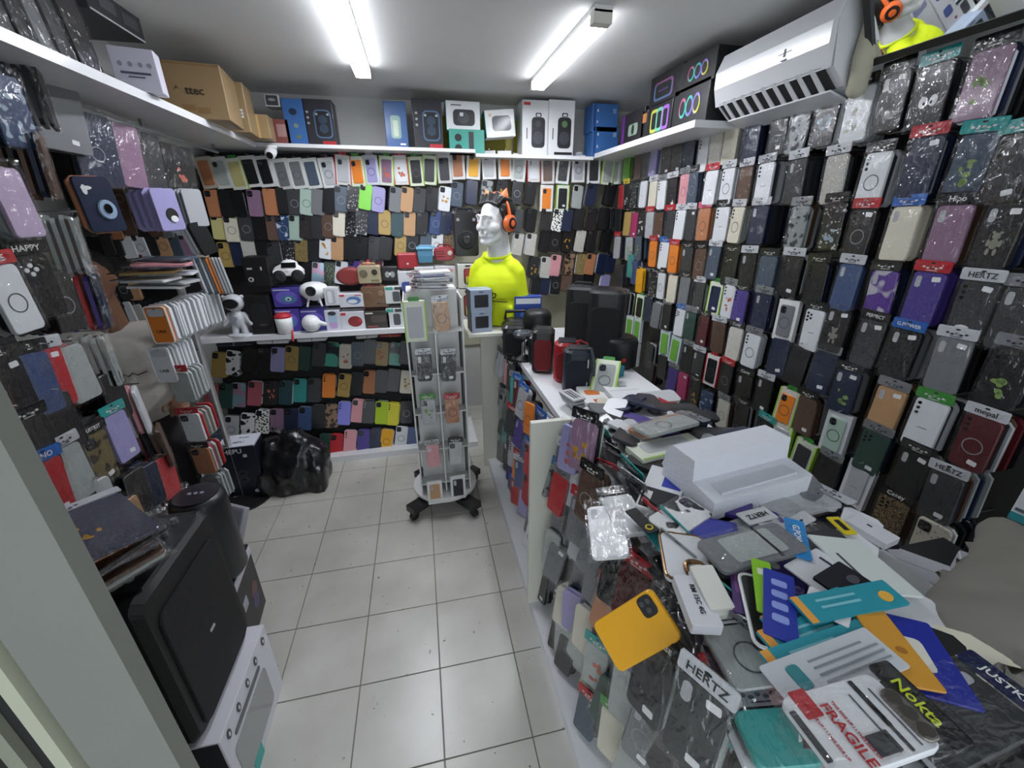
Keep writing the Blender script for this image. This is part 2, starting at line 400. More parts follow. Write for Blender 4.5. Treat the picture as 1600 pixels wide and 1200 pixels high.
def decorate(root, design, w=CW, h=CH, y=-CT / 2, seed=0):
    rd = random.Random(seed); sx = w / CW; sz = h / CH
    for ch in design:
        if ch == 'c':        # square camera plate, three lenses
            p = obj('camera_plate', mesh(slab(rrect(.030 * sx, .032 * sz, .008, 2), y - .0018, y, .0008), mat('#101013', .25, coat=.6, var=0), ('cp', sx, y)), root, (-.019 * sx, 0, .052 * sz))
            obj('lens', mesh(cat(*[slab(ellipse(.010, .010, 10), y - .003, y - .0017, 0, a, c) for a, c in ((-.0065, .0065), (-.0065, -.0065), (.0065, 0))]), mat('#3a3c42', .12, coat=1, var=0), ('cl', y)), p)
        elif ch == 'v':      # three lenses in a column
            for k in range(3):
                obj('lens', mesh(slab(ellipse(.010, .010, 10), y - .0014, y), LENS, ('vl', y)), root, (-.026 * sx, 0, (.060 - k * .0145) * sz))
        elif ch == 'q':      # five lenses
            for k in range(5):
                obj('lens', mesh(slab(ellipse(.0095, .0095, 10), y - .0014, y), LENS, ('ql', y)), root, ((-.026 + (k // 3) * .0135) * sx, 0, (.060 - (k % 3) * .013 - (k // 3) * .005) * sz))
        elif ch == 'w':      # see-through camera opening
            obj('camera_opening', mesh(slab(rrect(.015, .034, .0065, 3), y - .0008, y), mat('#aeb0b4', .3, coat=.5, var=.1), ('cw', y)), root, (-.022 * sx, 0, .048 * sz))
        elif ch == 'r':      # magnetic ring
            n = 20; v = []; f = []
            for i in range(n):
                t = 2 * PI * i / n
                for r_ in (.0215, .0245): v.append((r_ * math.cos(t), y - .0007, r_ * math.sin(t)))
            f = [(2 * i, 2 * i + 1, (2 * i + 3) % (2 * n), (2 * i + 2) % (2 * n)) for i in range(n)]
            dark = root.get('_lum', .2) > .25
            obj('magnetic_ring', mesh((v, f), mat('#4b4d52' if dark else '#8d9094', .35, var=0), ('ring', y)), root, (0, 0, -.008 * sz))
        elif ch in 'sS':
            obj('price_sticker', mesh(slab(rrect(.022, .014, .002, 1), y - .0009, y), WHITE, ('st', y)), root, (.012 * sx if ch == 's' else .018 * sx, 0, (-.052 if ch == 's' else .058) * sz), (0, rd.uniform(-.2, .2), 0))
        elif ch == 'O':
            obj('white_oval', mesh(slab(ellipse(.034, .018), y - .0009, y), WHITE, ('ov', y)), root, (-.004, 0, -.045 * sz))
        elif ch == 'E':      # two big eyes
            for s in (-1, 1):
                e = obj('eye', mesh(slab(ellipse(.021, .03), y - .0009, y), WHITE, ('eye', y)), root, (s * .013, 0, -.012))
                obj('pupil', mesh(slab(ellipse(.007, .009), y - .0015, y - .0008), LENS, ('pup', y)), e, (-s * .004, 0, -.004))
        elif ch == 'B':      # little bear
            bm_ = cat(slab(ellipse(.018, .017), y - .001, y, 0, 0, .014), slab(ellipse(.02, .026), y - .001, y, 0, 0, -.006),
                      *[slab(ellipse(.008, .018), y - .0012, y, 0, s * .008, -.026) for s in (-1, 1)], *[slab(ellipse(.008, .018), y - .0012, y, 0, s * .013, -.004) for s in (-1, 1)],
                      *[slab(ellipse(.007, .007), y - .0012, y, 0, s * .008, .023) for s in (-1, 1)])
            obj('bear_motif', mesh(bm_, mat('#a7a79c', .3, .6), ('bear', y)), root, (.002, 0, -.012))
        elif ch == 'b':      # printed blobs
            cl = rd.choice(('#c9c7bd', '#b7892f', '#8fa6b3', '#c46a5a', '#7d9a54'))
            obj('print', mesh(cat(*[slab(ellipse(rd.uniform(.008, .022), rd.uniform(.008, .022), 9), y - .0008, y, 0, rd.uniform(-.022, .022), rd.uniform(-.05, .02)) for _ in range(6)]), mat(cl, .4)), root)['kind'] = 'stuff'
        elif ch == 'D':      # four raised dots
            for a, c in ((0, .011), (0, -.011), (-.011, 0), (.011, 0)):
                obj('dot', mesh(slab(ellipse(.012, .012), y - .002, y, .001), WHITE, ('dot', y)), root, (a - .006, 0, c + .045))
        elif ch == 'n':      # small name line
            obj('name_line', mesh(slab(rrect(.026, .003, .001, 1), y - .0006, y), mat('#8b8d92', .4, var=0), ('nl', y)), root, (0, 0, -.01))
PACKS = {'bagged_phone_case': 0, 'phone_case': 0, 'boxed_phone_case': 0}
BEHIND = []                                   # (distance, kind, matrix, colour code, where)
def rotm(rot): return Euler(rot).to_matrix()
def phone_case(p, rot, code, design, label, group, kind='phone_case', hdr='-', htext=None, stack=0, where='', w=CW, h=CH, seed=0, gap=.0145, stackcol=None, bag=True, pos=None, cat_='phone case'):
    cname, mt = cmat(code)
    sx, sz = w / CW, h / CH
    key = ('case', w, h)
    vf = CASE_V if (w == CW and h == CH) else slab(rrect(w, h, min(.012, w * .16), 4), -CT / 2, CT / 2, .0025)
    root = obj(kind, mesh(vf, mt, key), None, p, rot)
    c = lin(PAL[code][1]) if code in PAL else (.2, .2, .2)
    root['_lum'] = sum(c) / 3
    decorate(root, design, w, h, -CT / 2, seed)
    tag(root, label, cat_, group)
    if kind == 'bagged_phone_case' and bag:
        zt = h / 2 + (.030 if hdr != '-' else .022)
        obj('bag', mesh(bagsheet(w + .012, -h / 2 - .006, zt, -CT / 2 - .0035), CELLO, ('bag', w, h, hdr != '-')), root)
    if hdr != '-':
        hn, hc = HDR[hdr]
        hd = obj('header_card', mesh(slab(rrect(w + .012, .032, .004, 2), -CT / 2 - .002, -CT / 2 + .001), mat(hc, .3, .6 if hdr == 'C' else 0, coat=.4, bump=.5, bscale=45), ('hd', w)), root, (0, 0, h / 2 + .018))
        if htext:
            lettering(hd, htext, '#c9d92c' if htext == 'Nokta' else '#e9e9e6' if hdr in 'KRBTGN' else '#1b1b1f', 0, -CT / 2 - .0024, -.002, min(.018, .095 / max(4, len(htext))) * 1.15)
        else:
            dk = hdr in 'WCYP'
            obj('brand_mark', mesh(cat(*[slab(ellipse(.009, .006, 7), -CT / 2 - .0027, -CT / 2 - .0018, 0, -.022 + .011 * q, .0015 * (-1) ** q) for q in range(5)], slab(rrect(.03, .002, .001, 1), -CT / 2 - .0026, -CT / 2 - .0018, 0, 0, -.008)), mat('#2a2b30' if dk else '#d3d3d0', .4, var=0), ('bmk', dk)), hd, (0, 0, -.004))['kind'] = 'stuff'
        obj('hang_hole', mesh(slab(ellipse(.012, .006, 8), -CT / 2 - .0026, -CT / 2 - .0018), mat('#08080a', .8, var=0), 'hh'), hd, (0, 0, .009))
    if '_lum' in root: del root['_lum']
    PACKS[kind] += 1
    R = rotm(rot)
    for k in range(1, stack + 1):
        q = Vector(p) + R @ Vector((random_jit(seed, k) * .006, gap * k, random_jit(seed + 3, k) * .005))
        cc = stackcol[k % len(stackcol)] if stackcol else (code if RND.random() < .35 else RND.choice('kkkccgznlwd'))
        if cc not in PAL: cc = 'k'
        BEHIND.append(((q - EYE).length, kind, (q, rot), cc, (k, pos or where), w, h))
    return root
def random_jit(a, b_):
    return math.sin(a * 12.9898 + b_ * 78.233) * .9
def boxed_case(p, rot, bcol, code, design, label, group, hdr='-', w=.092, h=.172, d=.02):
    """retail box with a window showing the case inside; hang tab on top"""
    root = obj('boxed_phone_case', mesh(moved(box(-w / 2, w / 2, 0, d, -h / 2, h / 2)), mat(bcol, .45, coat=.2), ('bxc', w, h, d)), None, p, rot)
    tag(root, label, 'boxed case', group)
    cname, mt = cmat(code)
    ins = obj('case_in_window', mesh(slab(rrect(w * .68, h * .78, .008, 3), -.004, 0, .0015), mt, ('ciw', w, h)), root, (0, 0, -h * .01))
    ins['_lum'] = .3
    decorate(ins, design, w * .68, h * .78, -.004)
    del ins['_lum']
    if hdr != '-':
        obj('hang_tab', mesh(slab(rrect(w * .5, .022, .006, 2), .004, .006), mat(HDR[hdr][1], .4), ('tab', w)), root, (0, 0, h / 2 + .009))
        if hdr in 'GR':
            for s in (-1, 1):
                obj('coloured_edge', mesh(box(-.003, .003, -.001, d, -h / 2, h / 2), mat(HDR[hdr][1] if hdr == 'R' else '#a6cf4d', .4), ('ced', h, d)), root, (s * w * .485, 0, 0))
    PACKS['boxed_phone_case'] += 1
    return root
def peg(board, a, b_):
    obj('peg', mesh(tube([(0, 0, 0), (0, (b_ - a).length * .5, 0), (0, (b_ - a).length, 0)], .0025, 5), PEG, ('peg', round((b_ - a).length, 2))), board, a, (0, 0, math.atan2(-(b_ - a).x, (b_ - a).y)))

# ------------------------------------------------------------------ right wall: rows of bagged cases, "x y colour header design [text]"
RROWS = ['''979 263 j - -;997 260 d W -;1010 258 c - -;1021 253 v R s;1041 251 k W s;1058 247 k W s;1076 243 n W s;1099 242 w - v;1119 230 lac Y -;1141 227 u C -;1174 222 n C v;1217 207 c W ns;
1248 204 grp K -;1290 191 k C vb;1339 180 w K bw;1393 160 k K wS Clasny;1454 151 k T vE;1535 133 q K b''',
'''971 308 r - -;979 307 k Y b;990 305 let - -;1005 304 w - n;1020 305 u W -;1034 305 w C v;1050 302 k W s;1069 297 i C r;1082 295 s K r;1110 294 w R n;1136 292 w W vr;1163 291 d W -;1194 287 w C vn;
1243 284 c W w;1303 281 glt W -;1364 281 w K vr;1437 262 n R S;1515 262 s T b;1578 264 k T vs''',
'''951 344 k - -;966 344 k - -;980 350 G - -;991 352 a - s;1003 350 k - b;1015 352 l R n;1029 354 d - s;1046 352 c R v;1062 352 w W v;1079 352 c W S;1099 351 x P r;1127 351 w K vn;1150 352 u W vr;1184 352 n W w;
1245 356 grp C w;1300 354 let K b;1342 366 k R vrS;1406 366 u B w;1480 368 q K w Hipo;1558 370 k - wBS''',
'''964 387 l R -;983 389 z - b;997 388 s - b;1020 397 o R r;1037 400 w B v;1052 405 o R r;1073 410 c K w;1093 413 d K r;1114 411 s W ws;1140 420 k K v;1168 424 k W w;1197 430 s K s;1234 432 k W vs;1274 444 k K v;1321 449 b W w;
1375 462 ani K ws;1441 468 p R wS;1517 486 c W vSO HERTZ;1586 500 c C w''',
'''969 431 c - -;985 416 t - -;991 426 b - -;999 439 y - -;1020 444 let - -;1033 447 w K r;1050 452 u - -;1069 455 g K r;1091 465 c W vs;1138 471 w C vb;1155 480 p K vs;1189 487 n C w;
1269 516 w K qn;1304 517 k - wBS;1355 537 c K wS PERFECT;1405 554 str B wS G.POWER;1480 571 g W wS;1570 590 k C vb''',
'''977 475 k C -;1012 483 n - -;1025 493 g - r;1041 496 k C vs;1062 504 w B q;1078 509 f C w;1098 517 m K vs;1122 527 d W -;1147 537 lac K - Casey;1173 548 w C vr;1216 558 n - s;1245 571 k - -;1284 582 n C ns;
1318 612 n K wSb;1383 642 e C wS;1444 664 w G vn;1523 693 m W vrs mopal''',
'''1015 556 k - -;1074 561 k C w;1090 571 c W ws;1134 592 k R vr;1162 610 lat K w Casey;1192 618 k W ws;1258 650 d K s;1360 707 f C qs;1420 741 k K wS;1468 777 c W ws HERTZ''',
'''1015 585 k - -;1035 574 k - -;1050 594 p C -;1066 603 a - S;1085 615 k K vb;1103 633 blp - -;1129 647 lac C r;1158 655 k K v;1193 681 k T vs;1290 744 k C qs;1387 810 leo K q Casey''',
'''1103 672 s - -;1160 700 k K -;1277 812 k W w;1450 850 spt - c''']
RBOX = '''951 269 #d9dccb z G - 1;963 268 #dfe2dd z - - 1;999 480 #dfe6d8 k G c 6;1116 467 #dfe3d3 n G vs 5;1227 501 #dedfdc g - cr 5;983 512 #cfd8dc j - - 7;995 516 #cfd8dc j - - 7;1038 537 #c3d0d8 j - - 7;
1054 547 #c3d0d8 j - - 7;1111 579 #dcdcd8 k R vr 7;1227 638 #d7d2c8 o G cr 7;1304 677 #c9ccd0 A - cr 7;991 553 #cfd8dc j - - 8;1217 690 #d5dbd0 l G - 8;1251 718 #cfd6c4 c G s 8;1337 757 #d6d7dc l - n 8'''
XF = 1.5
for ri, row in enumerate(RROWS):
    ents = [e.split() for e in row.replace('\n', '').split(';') if e.strip()]
    ents.sort(key=lambda e: float(e[0]))
    for ci, e in enumerate(ents):
        px, py = float(e[0]), float(e[1])
        p = onx(px, py, XF)
        txt = e[5] if len(e) > 5 else None
        cn = cmat(e[2])[0]
        lab = '%s phone case%s, %s row down, %s from back corner, right wall' % (cn, (', %s header' % HDR[e[3]][0]) if e[3] != '-' else '', ORD[ri + 1], ORD[ci + 1])
        near = px > 1180
        phone_case(p, (RND.uniform(-.03, .05), RND.uniform(-.07, .03), -PI / 2 + RND.uniform(-.05, .16)), e[2], e[4].replace('-', ''), lab, 'bagged phone cases hanging on the right wall',
                   'bagged_phone_case', e[3], txt, 7 if near else 5, 'right wall', seed=ri * 31 + ci, gap=.0165, w=.084, h=.163, pos='%s row down, %s from back corner, right wall' % (ORD[ri + 1], ORD[ci + 1]))
        t = p + Vector((-.02, 0, CH / 2 + .022))
        peg(board_r, t, Vector((XR - .02, t.y, t.z)))
for k, e in enumerate(RBOX.replace('\n', '').split(';')):
    e = e.split(); px, py = float(e[0]), float(e[1]); p = onx(px, py, XF)
    lab = '%s phone case, window box, %s row down right wall, %s box from back' % (cmat(e[3])[0], ORD[int(e[6])], ORD[1 + sum(1 for q in RBOX.replace('\n', '').split(';') if q.split()[6] == e[6] and float(q.split()[0]) < px)])
    boxed_case(p, (0, RND.uniform(-.05, .05), -PI / 2 + RND.uniform(0, .15)), e[2], e[3], e[5].replace('-', ''), lab, 'boxed phone cases on the right wall', e[4])
    t = p + Vector((-.02, 0, .095)); peg(board_r, t, Vector((XR - .02, t.y, t.z)))

# ------------------------------------------------------------------ back wall: boxed row, then rows of bare cases "x y colour design"
BBOX = '''322 270 #c9beae x - -;345 270 #cfd1ce z - c;370 272 #dfe3d3 K G -;391 268 #d3d4d2 k - c;414 268 #d9dada k - c;441 272 #d5d6d4 g - r;464 271 #d8d9d6 g K r;487 271 #d5d9d4 s K r;513 270 #dadbd9 l K cr;536 266 #d2d0cd l R c;
558 268 #dde3d2 o G c;580 266 #cfd2dc v C cr;604 267 #dbe2d0 q G b;626 266 #dcd6d6 w R b;650 268 #d8e0ca k G r;671 266 #d8e0ca c G -;694 264 #cfcfcd c K c;715 258 #e1e1e0 x - c;740 258 #e3e2df y - c;764 258 #e1e2e3 S - c;
789 258 #e3e2df o - c;811 262 #dcdcd8 z - r;834 263 #d9d6d4 w R v;856 266 #d0cfcb d - c;880 266 #e0e1e2 k W cr;904 264 #e0e1e2 l W cr;928 266 #e0e1e2 k W c;950 268 #d5dcc8 z G -'''
YF = 3.24
bb = [e.split() for e in BBOX.replace('\n', '').split(';')]
for k, e in enumerate(bb):
    p = ony(float(e[0]), float(e[1]), YF)
    rr = .10 if float(e[0]) < 520 else (-.03 if k % 3 else .08)
    boxed_case(p, (0, -rr if float(e[0]) < 520 else rr, RND.uniform(-.2, .05)), e[2], e[3], e[5].replace('-', ''), '%s phone case, window box, %s from left, top row of back wall' % (cmat(e[3])[0], ORD[k + 1]),
               'boxed phone cases along the top of the back wall', e[4], .098, .18)
    t = p + Vector((0, -.02, .097)); peg(board_b if p.x < -.14 else board_b2, t, Vector((t.x, YB - .02, t.z)))
boxed_case(ony(854, 310, YF), (0, .02, 0), '#e3e2df', 'o', 'c', 'orange phone case in white window box, second row down behind the mannequin', 'boxed cases in second row of back wall', '-', .098, .18)
boxed_case(ony(879, 310, YF), (0, .02, 0), '#dde3d2', 'k', 'cs', 'black phone case in green-edged window box, second row down behind the mannequin', 'boxed cases in second row of back wall', 'G', .098, .18)
BROWS = ['''334 318 x c;354 318 k -;372 318 k -;398 318 q c;423 316 x -;443 314 k -;460 316 c r;479 316 A r;497 316 g -;514 314 k -;533 311 s cr;552 309 let -;571 308 L c;591 312 v r;618 312 g c;636 312 e c;656 313 c c;675 312 k c;695 311 w cb;
714 304 s cr;737 301 n -;760 301 grp c;783 300 k cb;808 301 k r;829 302 k c;902 308 z c;924 304 n c;954 304 k -''',
'''342 354 K c;362 358 u cr;385 356 c r;406 356 k -;427 356 d c;443 356 swl cr;462 356 A c;478 354 dgl c;496 354 k -;513 352 d r;530 350 u c;549 350 let c;565 348 let c;584 348 n -;601 348 G r;621 351 M -;640 350 e c;659 349 k c;681 348 b cr;
697 348 n c;716 344 k c;737 344 c c;808 345 c c;830 344 k c;852 342 dgl c;871 344 bwl c;886 344 n -;904 342 k -;924 343 k c;944 342 k -''',
'''353 398 G cr;372 396 n -;388 386 glt -;411 390 k -;428 394 c c;453 392 let c;471 390 ggl c;491 390 k -;509 386 w cb;527 388 e c;547 388 k -;565 388 k c;585 388 c c;602 388 k -;626 382 G cr;644 382 k r;665 381 s -;683 382 w cr;702 377 leo c;
809 382 glt c;829 382 glt c;852 377 k -;867 377 k r;886 377 k b;906 377 glt -;924 376 k c;948 377 k -''',
'''481 428 k -;497 428 hol c;516 428 flo -;533 426 w c;553 424 p c;571 422 C c;588 420 m cr;834 418 k b;852 418 glt c;868 415 i c;889 413 pat c;908 413 ggl -;922 413 x c;940 413 n -;954 410 n c''',
'''838 444 k -;852 444 n -;868 444 k r;885 439 d -;904 439 k c;921 439 k c;945 445 v -''']
ALC = ['''187 308 d r;204 310 g -''', '''136 349 dgl -;157 350 k -;178 355 x -;200 349 d -;219 351 k r;240 351 d r;257 353 g r;276 349 S r;295 347 l r''', '''168 381 k -;181 381 k -;200 385 w c;220 385 w cr;236 381 k c;255 383 e cr;274 383 s c;292 383 q c;309 389 u -''',
       '''157 421 c -;178 419 k -;198 421 k r;221 417 rgl -;238 417 A c;257 415 s r;274 412 g c;293 412 k -''', '''174 457 let -;193 451 k r;207 451 e c''', '''188 491 k r;201 489 w c;217 493 glt -''']
def bare_rows(rows, where, fn, rot, gr, first=1, sz=1.0, st=2):
    for ri, row in enumerate(rows):
        ents = [e.split() for e in row.replace('\n', '').split(';')]
        for ci, e in enumerate(ents):
            p = fn(float(e[0]), float(e[1]))
            r0 = rot(float(e[0]))
            lab = '%s phone case, %s row down, %s from the left %s' % (cmat(e[2])[0], ORD[ri + first], ORD[ci + 1], where)
            phone_case(p, (r0[0] + RND.uniform(-.03, .03), r0[1] + RND.uniform(-.05, .05), r0[2] + RND.uniform(-.1, .1)), e[2], e[3].replace('-', ''), lab, gr, 'phone_case', stack=st, where=where, seed=ri * 37 + ci,
                       w=CW * sz, h=CH * sz, gap=.013, pos='%s row, %s from left, %s' % (ORD[ri + first], ORD[ci + 1], where))
            bd = board_b if p.x < -.14 else board_b2
            if where != 'on the low display board' and (p.y > 3):
                t = p + Vector((0, -.012, CH / 2 + .004)); peg(bd, t, Vector((t.x, YB - .02, t.z)))
bare_rows(BROWS, 'on the back wall', lambda x, y: ony(x, y, YF), lambda x: (-.08, .16 if x > 460 else .02, .05), 'bare phone cases hanging on the back wall', 2, 1.09)
bare_rows(ALC, 'in the left alcove', lambda x, y: ony(x, y, YF), lambda x: (-.05, -.08, -.1), 'bare phone cases in the left alcove')
# low display board under the back shelf
LP0, LN = (0, 2.90, .47), Vector((0, -math.cos(.24), math.sin(.24)))
disp = thing('display_stand', 'low sloping black display board with rows of cases under back shelf', 'display stand', (0, 0, 0))
obj('sloping_board', mesh(moved(box(-.78, .78, -.01, .01, -.42, .42), 0, 0, 0, (-.24, 0, 0)), DARK), disp, (-.62, 2.97, .46))
for k in range(4):
    zz = .12 + .2 * k
    obj('step', mesh(box(-.78, .78, -.03, .03, -.008, .008), mat('#2a2a2b', .5), 'step'), disp, (-.62, 2.845 + .049 * k, zz - .035))
LROWS = ['''342 570 G c;364 567 cow c;390 564 k -;412 563 k c;434 562 v cv;456 560 G cr;475 560 f -;498 554 c c;519 554 omb c;540 557 u b;559 553 s r;578 550 g -;597 553 G cb;618 553 omb c;634 551 k -''',
'''330 619 R c;353 619 f c;373 617 hol c;398 615 R c;423 614 dgl cb;446 614 M c;469 610 t c;491 610 c c;514 603 o v;538 602 G cr;558 599 k -;577 597 x c;596 596 k -;615 594 c -;635 597 u b''',
'''340 671 s r;362 669 l cr;387 664 cow c;410 659 bwl c;433 657 q c;455 657 n c;477 654 b c;498 651 k -;518 650 pat -;538 646 P v;559 642 i c;576 644 k v;596 645 h c;614 647 Y v;635 644 k r''',
'''509 696 f -;526 696 r c;547 690 i v;568 689 p c;587 687 n c;604 688 y r;627 683 w cr;644 685 b -''']
bare_rows(LROWS, 'on the low display board', lambda x, y: onplane(x, y, LP0, LN), lambda x: (-.26, .17, 0), 'bare phone cases on the low display board', 1, 1.14, 3)

# ================================================================== boxes with printed fronts
def carton(name, label, category, base, w, d, h, rz=0, col='#dddddd', prints=(), texts=(), group=None, rot=None, rough=.45, side=None):
    root = obj(name, mesh(rbox(w, d, h, .0018), mat(col, rough, coat=.15)), None, base, rot or (0, 0, rz))
    tag(root, label, category, group)
    y = -d / 2
    for k, p in enumerate(prints):
        kind, c, u, v, pw, ph = p[:6]; nm = p[6] if len(p) > 6 else 'printed_panel'
        out = ellipse(pw * w, ph * h, 18) if kind == 'e' else rrect(pw * w, ph * h, min(pw * w, ph * h) * (.25 if kind == 'R' else .03), 3)
        obj(nm, mesh(slab(out, y - .0006 - .0004 * k, y + .0008), mat(c, .4, coat=.2)), root, (u * w, 0, v * h))
    for s_, c, u, v, sz in texts:
        lettering(root, s_, c, u * w, y - .0015 - .0004 * len(prints), v * h, sz)
    obj('closing_flap', mesh(box(-w * .48, w * .48, -.0008, d * .5, h - .0004, h + .0009), mat(col, rough, var=.12)), root)
    if side:
        for s in (-1, 1):
            obj('side_panel', mesh(box(s * w / 2 - .0007, s * w / 2 + .0007, -d * .49, d * .49, h * .01, h * .99), mat(side, rough)), root)
    return root
def boxY(name, label, category, x0, y0, x1, y1, Y, d, col, prints=(), texts=(), zb=None, rz=0, group=None, **k):
    cx, cy = (x0 + x1) / 2, (y0 + y1) / 2
    a, b_ = ony(x0, cy, Y), ony(x1, cy, Y); t, u = ony(cx, y0, Y), ony(cx, y1, Y)
    z = u.z if zb is None else zb
    return carton(name, label, category, ((a.x + b_.x) / 2, Y + d / 2, z), b_.x - a.x, d, t.z - z, rz, col, prints, texts, group, **k)
def boxX(name, label, category, x0, x1, yt, yb, X, d, col, prints=(), texts=(), zb=None, group=None, yaw=0, **k):
    """on a side wall: picture columns x0,x1 give the width, yt..yb the height at x0"""
    a, b_ = onx(x0, yb, X), onx(x1, yb, X); t = onx(x0, yt, X)
    z = a.z if zb is None else zb
    s = 1 if X > 0 else -1
    return carton(name, label, category, (X + s * d / 2, (a.y + b_.y) / 2, z), abs(b_.y - a.y), d, t.z - z, -s * PI / 2 + yaw, col, prints, texts, group, **k)

# ---- back shelf
Y1 = 3.13
boxY('speaker_box', 'white and black speaker box above a red box on back shelf', 'box', 415, 147, 438, 186, Y1, .10, '#c9c9c8', [('r', '#44464a', 0, .5, .8, .8), ('e', '#9da0a3', 0, .55, .5, .25)], zb=SZ + .195)
boxY('gadget_box', 'dusty red box at the left end of back shelf', 'box', 425, 186, 453, 226, Y1, .12, '#8d4f4c', [('r', '#b58f89', .05, .55, .5, .5)], zb=SZ)
boxY('speaker_box', 'tall plain blue box on the back shelf beside a black speaker box', 'box', 444, 154, 479, 226, Y1, .12, '#3a6bab', [('e', '#1d2c48', -.05, .72, .35, .15), ('e', '#7d8f86', 0, .42, .22, .1), ('e', '#6f7f4b', .05, .18, .2, .08)], zb=SZ)
for x0, nm in ((476, 'left'), (645, 'right')):
    boxY('speaker_box', 'black party speaker box at the %s of the bare back shelf' % nm, 'box', x0, 155, x0 + 46, 226, Y1, .14, '#23232b',
         [('R', '#4b6a8e', .12, .47, .58, .62), ('R', '#15161c', .12, .47, .5, .56), ('e', '#2c3e52', .12, .57, .3, .2), ('e', '#2c3e52', .12, .37, .3, .2), ('r', '#b1242b', .25, .05, .45, .09), ('e', '#a9adb1', -.07, .68, .09, .05), ('e', '#a9adb1', .31, .68, .09, .05),
          ('e', '#9c9fa2', -.37, .72, .09, .05), ('e', '#9c9fa2', -.37, .6, .09, .05), ('e', '#9c9fa2', -.37, .48, .09, .05)], [], zb=SZ, group='party speaker boxes on the back shelf')
boxY('speaker_box', 'blue lantern speaker box beside a black box on back shelf', 'box', 601, 158, 636, 226, Y1, .12, '#25538c', [('R', '#7fa39b', -.02, .45, .45, .5), ('R', '#b9c6b2', -.02, .42, .22, .35), ('r', '#d9dcdf', .25, .08, .25, .04)], zb=SZ)
boxY('speaker_box', 'flat teal box under a white boombox carton on back shelf', 'box', 702, 202, 757, 231, Y1 + .01, .12, '#3f9c8d', [('e', '#1e2024', -.25, .65, .2, .32), ('e', '#1e2024', -.25, .22, .2, .32), ('r', '#26282c', .12, .5, .14, .8)], zb=SZ - .02)
boxY('speaker_box', 'white box showing a black boombox, upright on the back shelf', 'box', 697, 158, 750, 202, Y1 + .02, .12, '#dcdfe0', [('R', '#2a2b2e', .02, .44, .64, .56), ('e', '#45474b', .0, .44, .34, .42), ('r', '#d9d9d6', -.05, .55, .1, .12), ('r', '#2a2b2e', -.2, .86, .3, .03)], zb=SZ + .115, side='#3f9c8d')
boxY('speaker_box', 'white box with black boombox picture leaning over on back shelf', 'box', 760, 171, 806, 210, Y1 + .02, .12, '#dfe1e2', [('R', '#232427', .05, .5, .64, .56), ('e', '#43464a', .08, .5, .34, .42), ('e', '#c9b49a', -.32, .82, .1, .14)], zb=SZ + .085, rot=(0, -.09, 0), side='#3f9c8d')
for x0, nm in ((816, 'left'), (857, 'right')):
    boxY('speaker_box', 'tall white karaoke speaker box, %s of the pair on back shelf' % nm, 'box', x0, 156, x0 + 40.5, 233, Y1, .16, '#d9dadb',
         [('R', '#222327', .12, .42, .52, .56), ('e', '#3c3e43', .12, .33, .4, .24), ('e', '#37393e' if nm == 'left' else '#5a7a55', .12, .58, .22, .12), ('R', '#222327', .12, .74, .22, .07), ('R', '#d9dadb', .12, .735, .14, .04), ('r', '#17181a', -.32, .4, .03, .2)]
         + ([('r', '#17181a', .1, .045, .7, .05)] if nm == 'right' else [('r', '#c5383c', -.32, .93, .25, .05)]), zb=SZ - .02, group='tall karaoke speaker boxes')
t = obj('wall_sign', mesh(box(-.2, .2, -.006, .006, -.13, .13), mat('#d9c31c', .5)), None, (.955, YB - .01, 2.155)); tag(t, 'yellow sign with black letters behind boxes on the back wall', 'sign')
lettering(t, 'EVİ', '#17170f', .055, -.007, .05, .12); lettering(t, 'Lİ', '#17170f', .03, -.007, -.065, .12)
t2 = obj('wall_sign', mesh(box(-.3, .3, -.006, .006, -.13, .13), mat('#a99c2a', .5)), None, (.44, YB - .01, 2.165)); tag(t2, 'dull yellow sign strip behind the white boombox boxes', 'sign')
for k in range(2):
    boxY('gadget_box', ('lower' if k == 0 else 'upper') + ' blue box stacked at the right end of back shelf', 'box', 926, 198 - 36 * k, 966, 234 - 36 * k, Y1, .16, '#3d6fb0', [('r', '#2b5590', -.42, .5, .1, .96), ('e', '#c5d0dd', -.3, .75, .06, .1), ('e', '#c5d0dd', -.3, .35, .06, .1), ('r', '#8aa7cb', .35, .75, .12, .16)],
         zb=SZ - .02 + k * .157)
# ---- right shelf
X1 = 1.34
RGB = ('#c65b8e', '#3ec8b8', '#8f7be0', '#d6cf55')
def rgbrings(cx, n):
    out = []
    for k in range(n):
        u = cx + (k - (n - 1) / 2) * .2
        out += [('e', RGB[k % 4], u, .5, .2, .5, 'glow_ring'), ('e', RGB[(k + 1) % 4], u + .012, .47, .175, .43, 'glow_ring'), ('e', '#131316', u, .5, .14, .36, 'ring_centre')]
    return out
boxX('fan_box', 'purple and black controller box at the corner of right shelf', 'box', 969, 1003, 184, 222, X1, .14, '#1a171d', [('r', '#6a2d86', -.4, .5, .12, .96), ('R', '#8ea591', .05, .45, .4, .35), ('e', '#18181b', .05, .45, .12, .3)], zb=SZ)
boxX('fan_box', 'narrow orange and black box standing on right shelf', 'box', 1001, 1009, 176, 208, X1, .14, '#17171a', [('r', '#c27b3e', 0, .75, .7, .3)], zb=SZ)
boxX('fan_box', 'black box with rainbow light loops, lower left on right shelf', 'box', 1010, 1046, 170, 204, X1, .14, '#131315', [('R', '#c7c94e', -.2, .5, .3, .7), ('R', '#131315', -.2, .5, .2, .5), ('R', '#6fc7a4', .02, .5, .26, .7), ('R', '#131315', .02, .5, .16, .5), ('R', '#a86bd0', .26, .5, .26, .7), ('R', '#131315', .26, .5, .16, .5)], zb=SZ)
boxX('fan_box', 'black box with three glowing rings, lower right on right shelf', 'box', 1049, 1101, 147, 191, X1, .14, '#131315', rgbrings(.0, 3), zb=SZ)
